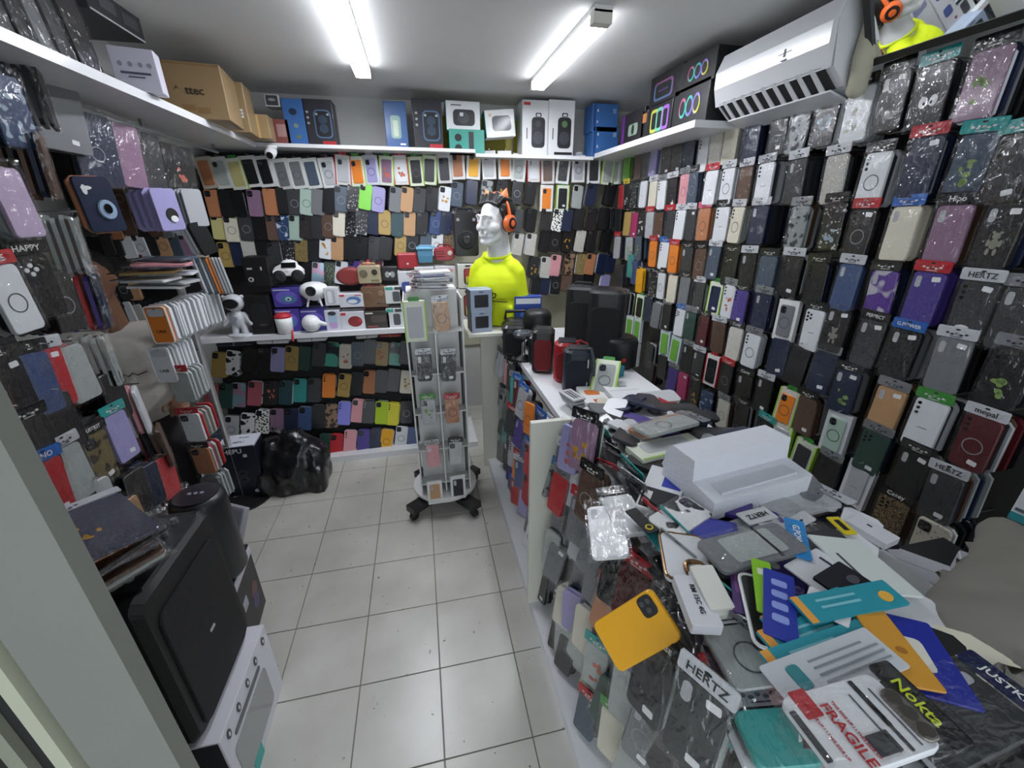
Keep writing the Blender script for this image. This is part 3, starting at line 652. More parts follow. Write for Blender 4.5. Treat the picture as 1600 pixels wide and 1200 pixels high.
boxX('fan_box', 'black box with a glowing rounded rectangle, upper left on right shelf', 'box', 1014, 1060, 127, 165, X1, .14, '#131315', [('R', '#8f4f86', -.05, .45, .6, .6), ('R', '#4a6f9c', -.06, .42, .57, .53), ('R', '#131315', -.05, .45, .5, .46), ('r', '#4d3b78', -.05, .45, .3, .05)], zb=SZ + .152)
boxX('fan_box', 'black box with three glowing rings, topmost beside the air conditioner', 'box', 1062, 1112, 103, 145, X1, .14, '#131315', rgbrings(.0, 3), zb=SZ + .158)

# ---- left shelf
X2 = -.93
boxY('carton', 'large brown carton printed with a diamond mark on left shelf', 'carton', 242, 96, 342, 180, 2.42, .26, '#8f7754', [('r', '#86673f', 0, .96, .98, .03), ('r', '#86673f', -.1, .2, .2, .1), ('r', '#86673f', .12, .16, .2, .1)], [('ttec', '#241a12', .04, .5, .045)], zb=SZ, rz=.12)
d_ = bpy.data.objects['carton']; obj('diamond_mark', mesh(tube([(0, 0, .013), (.011, 0, 0), (0, 0, -.013), (-.011, 0, 0)], .0025, 5, True), mat('#241a12', .6)), d_, (-.055, -.133, .5 * .21))
boxY('carton', 'narrower brown carton with a white label behind the large carton', 'carton', 347, 127, 381, 204, 2.74, .18, '#99815c', [('r', '#e2e2df', .1, .38, .4, .18, 'paper_label'), ('r', '#4a4a4a', .1, .41, .34, .02), ('r', '#4a4a4a', .1, .35, .34, .02)], zb=SZ, rz=.1)
boxY('carton', 'small taped brown carton at the far end of left shelf', 'carton', 383, 178, 419, 214, 2.93, .12, '#9c845c', [('r', '#caa873', 0, .5, .16, .98, 'tape')], zb=SZ, rz=.05)
boxY('gadget_box', 'white box with small face icons tipped on the left shelf', 'box', 174, 74, 240, 142, 1.98, .07, '#d5d3e2', [('e', '#9a98ab', -.3, .62, .1, .12), ('e', '#9a98ab', -.08, .62, .1, .12), ('e', '#9a98ab', .14, .62, .1, .12), ('e', '#9a98ab', .34, .62, .1, .12), ('r', '#55546a', 0, .42, .66, .05), ('r', '#55546a', 0, .33, .36, .03)], zb=SZ + .003, rz=.2)
boxX('gadget_box', 'dark grey box lying on top of bagged goods on left shelf', 'box', 150, 222, -25, 45, X2 - .1, .2, '#3a3b40', [('r', '#5d5f66', -.15, .5, .28, .4), ('r', '#55575e', .25, .45, .3, .4), ('r', '#d5d7da', 0, .03, .98, .06)], zb=SZ + .25)
for k in range(6):
    x0 = -20 + 30 * k
    a = onx(x0 + 15, 60 + 14 * k, X2 - .05)
    phone_case((a.x, a.y, SZ + .125), (-.12, .05, PI / 2 + .1), 'kckgck'[k], '', 'black bagged tablet cover standing on left shelf, %s from the near end' % ORD[k + 1], 'bagged tablet covers on the left shelf', 'bagged_phone_case', w=.13, h=.23, seed=k, cat_='tablet cover')
# security camera under the corner
cc = thing('security_camera', 'small white dome security camera under the back shelf corner', 'camera', (-.82, 3.06, SZ - .02))
obj('mount', mesh(lathe([(.035, 0), (.035, -.012), (.02, -.02)], 16), WHITE), cc)
cb = obj('camera_body', mesh(moved(lathe([(.026, 0), (.03, .02), (.03, .07), (.02, .085)], 16), 0, 0, 0, (2.0, 0, 0)), WHITE, smooth=True), cc, (0, .02, -.02))
obj('lens', mesh(moved(lathe([(.02, 0), (.018, .006)], 14), 0, 0, 0, (2.0, 0, 0)), LENS), cb, (0, -.075, -.036))

# ================================================================== air conditioner, wrapped pipe, mirror
ac = thing('air_conditioner', 'white split air conditioner on the right wall above the cases', 'air conditioner', (XR - .002, 1.665, 2.02))
AL = .285
def extr(prof, y0, y1):
    n = len(prof); v = [(x, y, z) for y in (y0, y1) for x, z in prof]
    return v, [tuple(range(n)), tuple(reversed(range(n, 2 * n)))] + [(i, i + n, (i + 1) % n + n, (i + 1) % n) for i in range(n)]
ACW = mat('#dfe0e4', .25, coat=.5, var=.02)
obj('body', mesh(extr([(0, .03), (0, .29), (-.30, .29), (-.36, .27), (-.38, .2), (-.36, .08), (-.30, .03), (-.2, .0)], -AL, AL), ACW), ac)
obj('front_panel', mesh(extr([(-.37, .265), (-.398, .2), (-.395, .14), (-.375, .075), (-.365, .08), (-.38, .2), (-.36, .268)], -AL + .004, AL - .004), ACW), ac)
obj('air_outlet', mesh(extr([(-.378, .082), (-.31, .024), (-.29, .03), (-.36, .09)], -AL + .03, AL - .03), mat('#1a1b1d', .6)), ac)
for k in range(9):
    obj('louvre', mesh(extr([(-.384, .084), (-.312, .018), (-.296, .026), (-.372, .09)], -.009, .009), ACW, 'louvre'), ac, (0, -.22 + .055 * k, 0))
obj('flap', mesh(extr([(-.32, .03), (-.22, .0), (-.215, .006), (-.318, .036)], -AL + .03, AL - .03), ACW), ac, (.0, 0, -.012))
obj('emblem', mesh(cat(box(-.001, .001, -.03, .03, -.001, .001), box(-.001, .001, -.004, .004, -.012, .012), box(-.001, .001, -.012, .012, -.024, -.019)), mat('#6d6f75', .4)), ac, (-.3972, -.10, .165), (0, .05, 0))
pr = [(1.455, 1.345, 2.03), (1.45, 1.34, 2.12), (1.46, 1.345, 2.22), (1.45, 1.34, 2.3), (1.455, 1.34, 2.375)]
pw = obj('pipe_wrap', remesh(cat(tube(pr, [.026, .034, .032, .034, .032], 12), ball((1.455, 1.345, 2.035), .03), ball((1.46, 1.34, 2.16), .037, .034, .03), ball((1.45, 1.345, 2.27), .038, .034, .03)), mat('#b4b09c', .8, bump=.6, bscale=18, var=.1), .006, 2)); tag(pw, 'beige cloth-wrapped pipe bundle between air conditioner and mirror', 'pipe')
MIR = bpy.data.materials.new('mirror'); MIR.use_nodes = True
bm_ = MIR.node_tree.nodes['Principled BSDF']; bm_.inputs['Metallic'].default_value = 1; bm_.inputs['Roughness'].default_value = .015; bm_.inputs['Base Color'].default_value = (.82, .84, .83, 1)
BLKM0 = mat('#1a1a1c', .4, coat=.2)
MN = Vector((-.891, .049, -.452)).normalized()
ax = -MN; ay = (Vector((0, 1, 0)) - ax * ax.y).normalized(); az = ax.cross(ay)
mi = thing('mirror', 'tilted wall mirror with black frame above the right wall cases', 'mirror', (1.378, .76, 2.203), 0, None, Matrix((ax, ay, az)).transposed().to_euler())
obj('glass', mesh(box(0, .006, -.56, .56, -.125, .18), MIR), mi)
for a in ((-.006, .014, -.56, .56, -.142, -.122), (-.006, .014, -.56, .56, .176, .187), (-.006, .014, .552, .575, -.142, .187), (-.006, .014, -.575, -.552, -.142, .187)):
    obj('frame_bar', mesh(box(*a), mat('#141416', .4)), mi)
for yy in (-.4, .4): obj('hanger', mesh(box(.01, .30, yy - .01, yy + .01, -.11, -.1), BLKM0), mi)

# ================================================================== counter
ct = thing('shop_counter', 'long white shop counter with cases hung along its front', 'counter', (0, 0, 0))
obj('body', mesh(box(.50, .98, .03, 2.60, 0, .90), mat('#d5d3c8', .5)), ct)
obj('worktop', mesh(box(.478, 1.0, .02, 2.62, .90, .93), WHITE_BOARD), ct)
obj('plinth', mesh(box(.36, .50, .03, 2.60, 0, .055), WHITE_BOARD), ct)
obj('divider_panel', mesh(box(.345, .50, 1.262, 1.284, .055, .955), mat('#dfdfd3', .4)), ct)
obj('end_panel', mesh(box(.33, .50, 2.45, 2.475, 0, 1.015), mat('#dfdfd3', .4)), ct)
obj('end_ledge', mesh(box(.23, .62, 2.21, 2.58, 1.015, 1.031), mat('#dfdfd3', .4)), ct)
CT0 = .93
CFRONT = '''850 745 grp B -;871 772 r C -;890 702 v - b;909 697 q K b;918 778 d K r;903 815 g R w;926 858 g R w;862 858 z - -;846 925 k - s;866 880 g - S;893 958 v - -;911 985 u - -;944 955 x R -;930 1042 z T b;905 1005 z - w;
880 1000 z W w;1015 1065 c K vs UFO_CASE;975 1085 z K -;1085 1135 c W wsS HERTZ;1005 1150 g - wsr;955 1150 u G -;915 1120 s R S;870 1030 k - s;878 1085 c - S;945 1100 f - -;1050 1185 c - w;985 1195 z - -;880 950 u - -;960 905 k R -;985 930 m R -;1000 1010 b - -;1100 1190 k T -'''
for k, e in enumerate(CFRONT.replace('\n', '').split(';')):
    e = e.split(); p = onx(float(e[0]), float(e[1]), .345 if len(e) > 5 else .405); p.z = max(p.z, .15)
    lab = '%s bagged phone case%s on the near counter front, %s from its far end, height %d cm' % (cmat(e[2])[0], (', %s header' % HDR[e[3]][0]) if e[3] != '-' else '', ORD[1 + sum(1 for q in CFRONT.replace('\n', '').split(';') if onx(float(q.split()[0]), float(q.split()[1]), .425).y > p.y)], round(p.z * 100))
    lab = '%s phone case%s, %s from far end, near counter front' % (cmat(e[2])[0], (', %s header' % HDR[e[3]][0]) if e[3] != '-' else '', ORD[1 + sum(1 for q in CFRONT.replace('\n', '').split(';') if onx(float(q.split()[0]), float(q.split()[1]), .425).y > p.y)])
    phone_case(p, (-.18 + RND.uniform(-.05, .05), RND.uniform(-.12, .12), -PI / 2 + .45 + RND.uniform(-.15, .15)), e[2], e[4].replace('-', ''), lab, 'bagged phone cases on the near counter front', 'bagged_phone_case', e[3], e[5].replace('_', ' ') if len(e) > 5 else None, 3, seed=k + 400, gap=.013,
               where='counter front', pos='%s from far end, near counter front' % ORD[k + 1])
fc = 'ricbwgokzlvnmrjtbwcp'
for r_ in range(4):
    for k in range(9):
        p = Vector((.43 + RND.uniform(-.015, .015), 1.36 + .118 * k + RND.uniform(-.02, .02), .80 - .2 * r_ + RND.uniform(-.02, .02)))
        c_ = fc[(r_ * 7 + k * 3) % len(fc)]
        hd_ = RND.choice('-RWCKB')
        phone_case(p, (-.12, RND.uniform(-.15, .15), -PI / 2 + RND.uniform(.1, .6)), c_, RND.choice(('c', 'v', 'w', 'r', '')), '%s phone case, %s row, %s beyond the white divider, far counter front' % (PAL[c_][0], ORD[r_ + 1], ORD[k + 1]), 'bagged phone cases on the far counter front',
                   'bagged_phone_case', hd_, None, 3, 'counter front', seed=900 + r_ * 9 + k, gap=.013, pos='%s row, %s beyond divider, far counter front' % (ORD[r_ + 1], ORD[k + 1]))
nf = 'gczgkcwlguncgzr'
for r_ in range(4):
    for k in range(11):
        y_ = .17 + .1 * k + RND.uniform(-.02, .02)
        p = Vector((.445 + RND.uniform(-.01, .01), y_, .82 - .19 * r_ + RND.uniform(-.03, .03)))
        c_ = nf[(r_ * 5 + k * 4) % len(nf)]
        phone_case(p, (-.15, RND.uniform(-.15, .15), -PI / 2 + RND.uniform(.1, .55)), c_, RND.choice(('ws', 'vS', 'w', 'rs', '')), '%s phone case, %s row, %s from near end, inner hooks of counter front' % (PAL[c_][0], ORD[r_ + 1], ORD[k + 1]), 'bagged phone cases on inner hooks of the counter front',
                   'bagged_phone_case', 'R-KWC-TKR-W'[(k + r_ * 3) % 11], None, 2, 'counter front', seed=1400 + r_ * 11 + k, gap=.012, pos='%s row, %s from near end, inner counter front' % (ORD[r_ + 1], ORD[k + 1]))
for k in range(26):                           # thin bagged cases on edge along the counter rim
    c_ = 'kkckzkgkckkn'[k % 12]
    phone_case(Vector((.512 + .012 * (k % 3), .26 + .035 * k, .955 + .01 * (k % 2))), (.5 + RND.uniform(-.15, .15), RND.uniform(-.3, .3), -PI / 2 + .3), c_, '', '%s case standing on edge along the counter rim, %s from near end' % (PAL[c_][0], ORD[k + 1]), 'cases on edge along the counter rim', 'bagged_phone_case', 'R-KC-T'[k % 6], None, 0, seed=1500 + k, h=.12)
# bright yellow case lying across the front cases
p = onx(992, 985, .325)
phone_case(p, (-.5, .5, -PI / 2 + .35), 'y', 'c', 'bright yellow flip phone case hooked askew over the near counter front', 'loose cases at the counter', 'phone_case', w=.088, h=.145, seed=5)

# ================================================================== low back shelf and what stands on it
ls = thing('wall_unit_shelf', 'white waist-high shelf along the back wall holding small speakers', 'shelf', (0, 0, 0))
obj('shelf_board', mesh(box(-1.36, .32, 2.73, 3.2, .925, .955), WHITE_BOARD), ls)
obj('base_board', mesh(box(-1.36, .32, 2.72, 3.15, 0, .045), WHITE_BOARD), ls)
LZ = .955
Y3 = 2.77
def speakerish(label, cx, cy, parts, zb, name='speaker', category='speaker', rz=0, group=None):
    p = ony(cx, cy, Y3); t = thing(name, label, category, (p.x, Y3 + .05, zb), rz, group)
    for nm, vf, mt in parts: obj(nm, mesh(vf, mt, smooth=False), t)
    return t
BLKM = mat('#1a1a1c', .4, coat=.2); GRILLE = mat('#141416', .7, bump=.6, bscale=300)
boxY('gadget_box', 'lower black box standing beside the astronaut lamp on back shelf', 'box', 388, 462, 425, 525, Y3, .14, '#151517', [('R', '#232326', 0, .5, .7, .6), ('r', '#4a4a4c', .05, .25, .3, .05)], zb=LZ)
boxY('gadget_box', 'upper black box with white marks stacked beside the astronaut lamp', 'box', 382, 402, 422, 459, Y3 + .02, .14, '#121214', [('e', '#c9c9c9', -.28, .25, .22, .16), ('e', '#121214', -.28, .25, .12, .09), ('r', '#b9b9b9', -.25, .62, .2, .06), ('r', '#b9b9b9', .2, .62, .06, .12)], zb=LZ + .29)
for nm, r4, zb in (('upper purple projector box under the white toy car', (426, 450, 470, 482), LZ + .158), ('lower left purple projector box behind the white and red cup', (431, 483, 469, 516), LZ), ('lower right purple projector box behind the white ball speaker', (470, 483, 510, 515), LZ)):
    boxY('projector_box', nm, 'box', *r4, Y3 + .03, .12, '#4b3f9c', [('e', '#6d5fc0', .0, .5, .8, .7), ('e', '#3a7f9c', .05, .42, .5, .4), ('e', '#cfd3dc', .05, .42, .22, .22), ('e', '#1b1c22', .05, .4, .1, .1), ('r', '#c9c8e6', -.15, .9, .6, .05)], zb=zb)
# white toy car speaker
p = ony(449, 432, Y3 + .03); t = thing('car_speaker', 'white toy car shaped speaker with black wheels on purple box', 'speaker', (p.x, p.y + .05, LZ + .158 + .152), .15)
obj('body', remesh(cat(ball((0, 0, .07), .085, .05, .035), ball((.01, 0, .1), .05, .042, .03), moved(box(-.085, .085, -.045, .045, .035, .07))), WHITE, .006, 3), t)
for s in (-1, 1):
    obj('wheel', mesh(moved(lathe([(.034, 0), (.036, .01), (.036, .02), (.022, .024)], 18), 0, 0, 0, (PI / 2, 0, 0)), BLKM, 'wheel'), t, (s * .05, -.03, .036))
obj('windscreen', mesh(box(-.03, .05, -.047, -.043, .085, .115), LENS), t)
# ufo projector
p = ony(489, 466, Y3); t = thing('ufo_projector', 'white flying-saucer projector on three legs with black lens', 'projector', (p.x, p.y + .06, LZ + .158))
obj('shell', mesh(lathe([(.02, .03), (.055, .045), (.082, .075), (.088, .095), (.075, .125), (.045, .14), (.02, .145)], 24), WHITE, smooth=True), t)
obj('lens', mesh(moved(lathe([(.03, 0), (.03, .012), (.022, .016)], 18), 0, -.075, .1, (PI / 2, 0, 0)), LENS), t)
for a in (-2.2, -.9, 1.57):
    obj('leg', mesh(limb((.05 * math.cos(a), .05 * math.sin(a), .05), (.07 * math.cos(a), .07 * math.sin(a), .004), .008, .006, 8), WHITE), t)
# cup, ball
p = ony(442, 508, Y3 - .03); t = thing('lidded_cup_speaker', 'white cup speaker with red lid and red strap on back shelf', 'speaker', (p.x, p.y + .03, LZ))
obj('cup', mesh(lathe([(.035, 0), (.045, .01), (.048, .06), (.05, .1)], 20), WHITE, smooth=True), t)
obj('lid', mesh(lathe([(.05, .1), (.05, .112), (.035, .125), (.015, .128)], 20), mat('#b9303a', .4)), t)
obj('strap', mesh(tube([(.045, -.02, .02), (.05, -.05, .0), (.048, -.06, -.04)], .006, 6), mat('#c03540', .5)), t)
p = ony(485, 508, Y3 - .03); t = thing('ball_speaker', 'white round speaker with a spout on back shelf', 'speaker', (p.x, p.y + .03, LZ))
obj('body', remesh(cat(ball((0, 0, .055), .058, .055, .055), limb((.04, -.01, .06), (.085, -.02, .05), .02, .012)), WHITE, .005, 3), t)
boxY('gadget_box', 'white box showing a clear tumbler above a colourful tumbler box', 'box', 507, 450, 530, 484, Y3, .08, '#d9dbe0', [('R', '#b7bac2', -.05, .48, .6, .8), ('R', '#e6e8ec', -.12, .48, .3, .7)], zb=LZ + .162)
boxY('gadget_box', 'box printed with a pastel tumbler under a white tumbler box', 'box', 508, 485, 532, 515, Y3, .08, '#cfd2dc', [('R', '#a9c3d8', 0, .5, .55, .75), ('R', '#caa3d4', 0, .25, .5, .3), ('e', '#3b3d44', 0, .85, .55, .2)], zb=LZ)
p = ony(548, 446, Y3); t = thing('oval_speaker', 'dark red oval speaker lying on a white speaker box', 'speaker', (p.x, p.y + .05, LZ + .276))
obj('shell', mesh(moved(slab(ellipse(.17, .11, 26), -.03, .03, .012)), mat('#7c2c2c', .6), smooth=False), t, (0, 0, .057))
obj('grille', mesh(slab(ellipse(.14, .085, 26), -.034, -.029, .002), mat('#8d3631', .7, bump=.5, bscale=300)), t, (0, 0, .057))
boxY('speaker_box', 'upper white box showing a blue oval speaker', 'box', 530, 459, 568, 485, Y3, .1, '#d9dae0', [('e', '#5f7fb5', .1, .5, .6, .6), ('e', '#e4e6ea', .05, .42, .4, .3), ('r', '#c2404a', -.36, .88, .2, .14), ('r', '#a34a57', .3, .88, .25, .06)], zb=LZ + .146)
boxY('speaker_box', 'lower white box showing a red oval speaker', 'box', 532, 487, 570, 514, Y3, .1, '#d6d7dc', [('e', '#8c3335', .1, .45, .6, .6), ('e', '#c2404a', .3, .5, .14, .2), ('r', '#c2404a', -.36, .88, .2, .14)], zb=LZ)
def radio(label, cx, zb, col, w, h, gr, knob, n=2):
    p = ony(cx, 470, Y3); t = thing('retro_radio', label, 'radio', (p.x, Y3 + .045, zb))
    obj('cabinet', mesh(slab(rrect(w, h, .014, 4), -.04, .04, .006, 0, h / 2), mat(col, .35, .3, coat=.3)), t)
    obj('speaker_grille', mesh(slab(ellipse(.05, .05, 18), -.044, -.039, .002), mat(gr, .6), ('sg', gr)), t, (-w * .24, 0, h * .58))
    obj('dial', mesh(slab(ellipse(.036, .036, 18), -.046, -.039, .002), mat(knob, .3), ('dl', knob)), t, (w * .24, 0, h * .65))
    for k in range(4): obj('knob', mesh(slab(ellipse(.008, .008, 8), -.047, -.039), LENS, 'rk'), t, (w * (.1 + .09 * k), 0, h * .2))
    obj('handle', mesh(tube([(-w * .3, 0, h), (-w * .25, 0, h + .012), (w * .25, 0, h + .012), (w * .3, 0, h)], .004, 6), mat('#9c8a66', .3, .6)), t)
radio('beige retro radio speaker standing on a bronze radio', 582, LZ + .288, '#b3a586', .14, .11, '#6b6252', '#2a2622')
radio('bronze retro radio speaker between beige radio and dark box', 586, LZ + .136, '#7d6049', .16, .135, '#6d5440', '#8b6d52')
boxY('speaker_box', 'dark brown printed box under the bronze radio', 'box', 570, 486, 609, 513, Y3, .1, '#37312e', [('R', '#544b46', .05, .55, .6, .4), ('r', '#a3403c', -.2, .12, .4, .06), ('r', '#d9d2cb', -.3, .88, .3, .08)], zb=LZ)
boxY('gadget_box', 'black box with a pale butterfly shape behind the beige radio', 'box', 597, 417, 622, 446, Y3 + .03, .06, '#1c1c1e', [('e', '#9fa3a3', -.16, .45, .3, .45), ('e', '#9fa3a3', .16, .45, .3, .45), ('e', '#e0e2e2', 0, .5, .12, .2)], zb=LZ + .3)
for k, y0 in enumerate((482, 448)):
    boxY('speaker_box', ('lower' if k == 0 else 'upper') + ' white and teal box showing a grey speaker', 'box', 604 - k * 2, y0, 630, y0 + 31, Y3, .08, '#d5dad9', [('r', '#3fa394', -.25, .9, .4, .18), ('r', '#3a3d41', .25, .9, .4, .16), ('R', '#4b4e54', .12, .42, .42, .6)], zb=LZ + k * .158)
boxY('speaker_box', 'tall white box with a blue speaker picture beside the spinner', 'box', 625, 424, 650, 508, Y3, .1, '#d8d9e0', [('R', '#3b4c9c', -.02, .72, .6, .2), ('R', '#55659f', .0, .35, .5, .16), ('e', '#8d3a6c', -.2, .15, .16, .05), ('r', '#a33c44', .3, .93, .2, .06)], zb=LZ)
boxY('speaker_box', 'white and red box under the blue basket speaker', 'box', 651, 417, 681, 508, Y3, .1, '#d3d4da', [('r', '#c79a94', 0, .93, .8, .05), ('R', '#8c8fb0', 0, .75, .7, .12)], zb=LZ)
boxY('speaker_box', 'white and red box under the small red radio', 'box', 682, 416, 713, 508, Y3, .1, '#d6d6db', [('r', '#c98a80', 0, .93, .8, .05), ('R', '#55586a', .1, .78, .5, .1)], zb=LZ)
zt = LZ + .385
p = ony(637, 412, Y3); t = thing('cube_speaker', 'small red box speaker on a tall white box', 'speaker', (p.x, Y3 + .05, LZ + .375))
obj('cabinet', mesh(rbox(.125, .08, .09, .006), mat('#a32831', .4)), t); obj('top_panel', mesh(box(-.055, .055, -.035, .035, .0895, .0925), mat('#c04f55', .4)), t); obj('badge', mesh(box(-.006, .006, -.042, -.039, .025, .035), WHITE), t)
p = ony(665, 405, Y3); t = thing('basket_speaker', 'light blue woven basket speaker with handle on white box', 'speaker', (p.x, Y3 + .05, LZ + .41))
obj('basket', mesh(lathe([(.058, 0), (.066, .04), (.068, .085)], 4, 0, 0, 0), mat('#5b93b5', .5, pat=('cell', '#3f7698', 120, .2))), t, (0, 0, 0), (0, 0, PI / 4))
obj('rim', mesh(tube([(.05, .05, .085), (-.05, .05, .085), (-.05, -.05, .085), (.05, -.05, .085)], .007, 6, True), mat('#6fa7c7', .5)), t)
obj('handle', mesh(tube([(-.05, 0, .085), (-.03, 0, .1), (.03, 0, .1), (.06, 0, .09), (.085, -.02, .085)], .005, 6), mat('#6fa7c7', .5)), t)
p = ony(695, 402, Y3); t = thing('retro_radio', 'small red rounded radio on a white box', 'radio', (p.x, Y3 + .05, LZ + .415))
obj('cabinet', mesh(slab(rrect(.13, .085, .034, 5), -.035, .035, .008, 0, .045), mat('#9c2228', .35, coat=.4)), t)
obj('dial', mesh(slab(ellipse(.03, .03, 16), -.04, -.034, .002), mat('#d7c5b9', .4)), t, (.035, 0, .05))
for k in range(3): obj('slot', mesh(box(-.05, 0, -.0365, -.034, -.002, .002), mat('#5a1216', .5), 'rslot'), t, (0, 0, .03 + .016 * k))
obj('handle', mesh(tube([(-.05, 0, .075), (-.03, 0, .1), (.03, 0, .1), (.05, 0, .075)], .005, 6), mat('#7d1b20', .4)), t)
for k, y0 in enumerate((452, 413)):
    boxY('speaker_box', ('lower' if k == 0 else 'upper') + ' white box showing a glowing colourful lamp speaker', 'box', 716, y0, 746, y0 + 39 + (10 if k == 0 else 0), Y3 - .03, .1, '#dddcdb', [('r', '#2a2b2e', 0, .93, .24, .07), ('R', '#5a2a30', .02, .5, .46, .66), ('R', '#b5454f', .02, .6, .34, .4), ('R', '#d8d25a', .02, .35, .26, .3), ('e', '#7fae4a', .02, .25, .16, .1)], zb=LZ + .02 if k == 0 else LZ + .245)
p = ony(729, 385, Y3); t = thing('karaoke_speaker', 'black karaoke speaker with round woofer standing on white boxes', 'speaker', (p.x, Y3 + .05, LZ + .445))
obj('cabinet', mesh(slab(rrect(.155, .27, .02, 3), -.07, .07, .01, 0, .135), BLKM), t)
wf = obj('woofer', mesh(slab(ellipse(.115, .115, 24), -.078, -.069, .006), GRILLE), t, (0, 0, .1)); obj('cone', mesh(slab(ellipse(.05, .05, 18), -.083, -.077, .004), BLKM), wf)
for s in (-1, 1): obj('tweeter', mesh(slab(ellipse(.02, .02, 12), -.075, -.069), mat('#8d8f94', .3), 'kt'), t, (s * .05, 0, .22))
obj('handle', mesh(tube([(-.05, 0, .268), (-.045, 0, .285), (.045, 0, .285), (.05, 0, .268)], .007, 6), BLKM), t)
# astronaut lamp in its clear box
p = ony(366, 495, Y3 - .02); t = thing('astronaut_lamp', 'white astronaut figure lamp standing on back shelf', 'lamp', (p.x, Y3 + .02, LZ))
obj('figure', remesh(cat(ball((0, 0, .20), .062, .055, .052), ball((0, 0, .10), .046, .036, .055), *[limb((s * .022, 0, .07), (s * .027, -.005, .018), .02, .022) for s in (-1, 1)], *[limb((s * .04, 0, .125), (s * .075, -.01, .07), .018, .016) for s in (-1, 1)], *[ball((s * .052, 0, .235), .012) for s in (-1, 1)]), mat('#c9cbd1', .4), .006, 3), t)
obj('visor', mesh(moved(slab(ellipse(.086, .06, 20), -.008, .008, .005), 0, -.05, .2), LENS), t)
obj('chest_dial', mesh(slab(ellipse(.03, .03, 14), -.04, -.034, .002), mat('#9da0a8', .4)), t, (0, 0, .11))
obj('base', mesh(lathe([(.07, 0), (.07, .008), (.055, .012)], 18), mat('#c9cbd1', .4)), t)
# merchandise pushed under the shelf edge
for k, (x0, y0, x1, cl) in enumerate(((400, 537, 452, '#dcdce0'), (463, 531, 510, '#e0e0e4'), (555, 523, 590, '#d8d4d4'), (592, 520, 626, '#b5483c'), (338, 545, 395, '#2a2a38'))):
    a, b_ = ony(x0, y0, 2.76), ony(x1, y0, 2.76)
    t = obj('flat_package', mesh(rbox(b_.x - a.x, .16, .02, .006), mat(cl, .4, coat=.3)), None, ((a.x + b_.x) / 2, 2.84, .895), (.05, RND.uniform(-.03, .03), 0))
    tag(t, '%s flat package tucked beneath the waist-high back shelf' % ['white', 'long white', 'thin pale', 'red', 'dark blue'][k], 'package')
    obj('seal_strip', mesh(box(-.003, .003, -.081, .08, .001, .0205), mat('#8a8a8e', .5)), t)

# ================================================================== spinning rack with two columns of trays
SPX, SPY = .03, 2.06
sp = thing('spinner_rack', 'white two-column revolving display rack on a black castor base', 'display rack', (SPX, SPY, 0), .02)
TRAY = mat('#dcdcda', .4, coat=.2)
obj('core', mesh(box(-.11, .14, .05, .22, .16, 1.30), TRAY), sp)
for s, x in ((0, -.125), (1, .015), (2, .155)):
    obj('side_panel', mesh(box(x - .004, x + .004, -.03, .22, .14, 1.27), TRAY, ('spp', s)), sp)
for k in range(5):
    obj('tray_lip', mesh(box(-.125, .155, -.03, .05, -.003, .003), TRAY, 'lip'), sp, (0, 0, .205 + .225 * k))
obj('base_plate', mesh(lathe([(.19, .12), (.19, .135)], 28, .015, .08), TRAY), sp)
obj('column', mesh(lathe([(.02, .08), (.02, .16)], 12, .015, .08), BLKM), sp)
for k in range(4):
    a = PI / 4 + k * PI / 2 - .15
    ft = obj('base_arm', mesh(moved(box(0, .27, -.035, .035, .06, .10), 0, 0, 0, (0, 0, a)), BLKM), sp, (.015, .08, 0))
    obj('castor', mesh(moved(lathe([(.02, -.012), (.028, -.01), (.028, .01), (.02, .012)], 16), .245 * math.cos(a), .245 * math.sin(a), .028, (PI / 2, 0, a)), BLKM), ft)
SPC = [('z', '-', 'c', 'C', 'r', 1), ('e', 'C', 'v', 'r', '', 0), ('k', 'C', 'ws', '', '', 0), ('k', 'C', 'ws', '', '', 0), ('l', 'G', 'cb', '', '', 0), ('x', 'R', 'r', '', '', 0), ('i', 'C', 'wn', '', '', 0), ('S', 'K', 'c', '', '', 0), ('e', '-', 'w', '', '', 1), ('k', '-', 'w', '', '', 1)]
spn = ['clear phone case in green-edged box, top left of spinner', 'peach phone case with ring, top right of spinner', 'black phone case, second tray down on spinner left', 'black phone case in shiny bag, second tray down on spinner right',
       'pale phone case under a green tag, third tray down on spinner', 'orange phone case under a red tag, third tray down on spinner', 'pink phone case, fourth tray down on spinner left', 'silver phone case under black tag, fourth tray on spinner right',
       'tan phone case in white frame, bottom left of spinner', 'black phone case in white frame, bottom right of spinner']
SPP = [(649, 503), (690, 495), (663, 575), (701, 575), (670, 643), (707, 642), (677, 712), (712, 708), (680, 770), (716, 762)]
for k, ((cx, cy), dd, lb) in enumerate(zip(SPP, SPC, spn)):
    p = ony(cx, cy, SPY - .045 - (.03 if k > 7 else 0))
    if k == 0: boxed_case(p, (0, 0, .02), '#dfe6d2', 'l', '', lb, 'cases on the spinning rack', 'G', .105, .20, .03)
    elif dd[5]: boxed_case(p, (-.05, 0, .02), '#e3e3e2', dd[0], 'w', lb, 'cases on the spinning rack', '-', .085, .15, .012)
    else: phone_case(p, (0, RND.uniform(-.04, .04), .02), dd[0], dd[2] + ('r' if k == 1 else ''), lb, 'cases on the spinning rack', 'bagged_phone_case', dd[1], None, 3, seed=k + 77, gap=.016, pos='tray %s of the spinner' % ORD[k + 1], w=.072, h=.145)
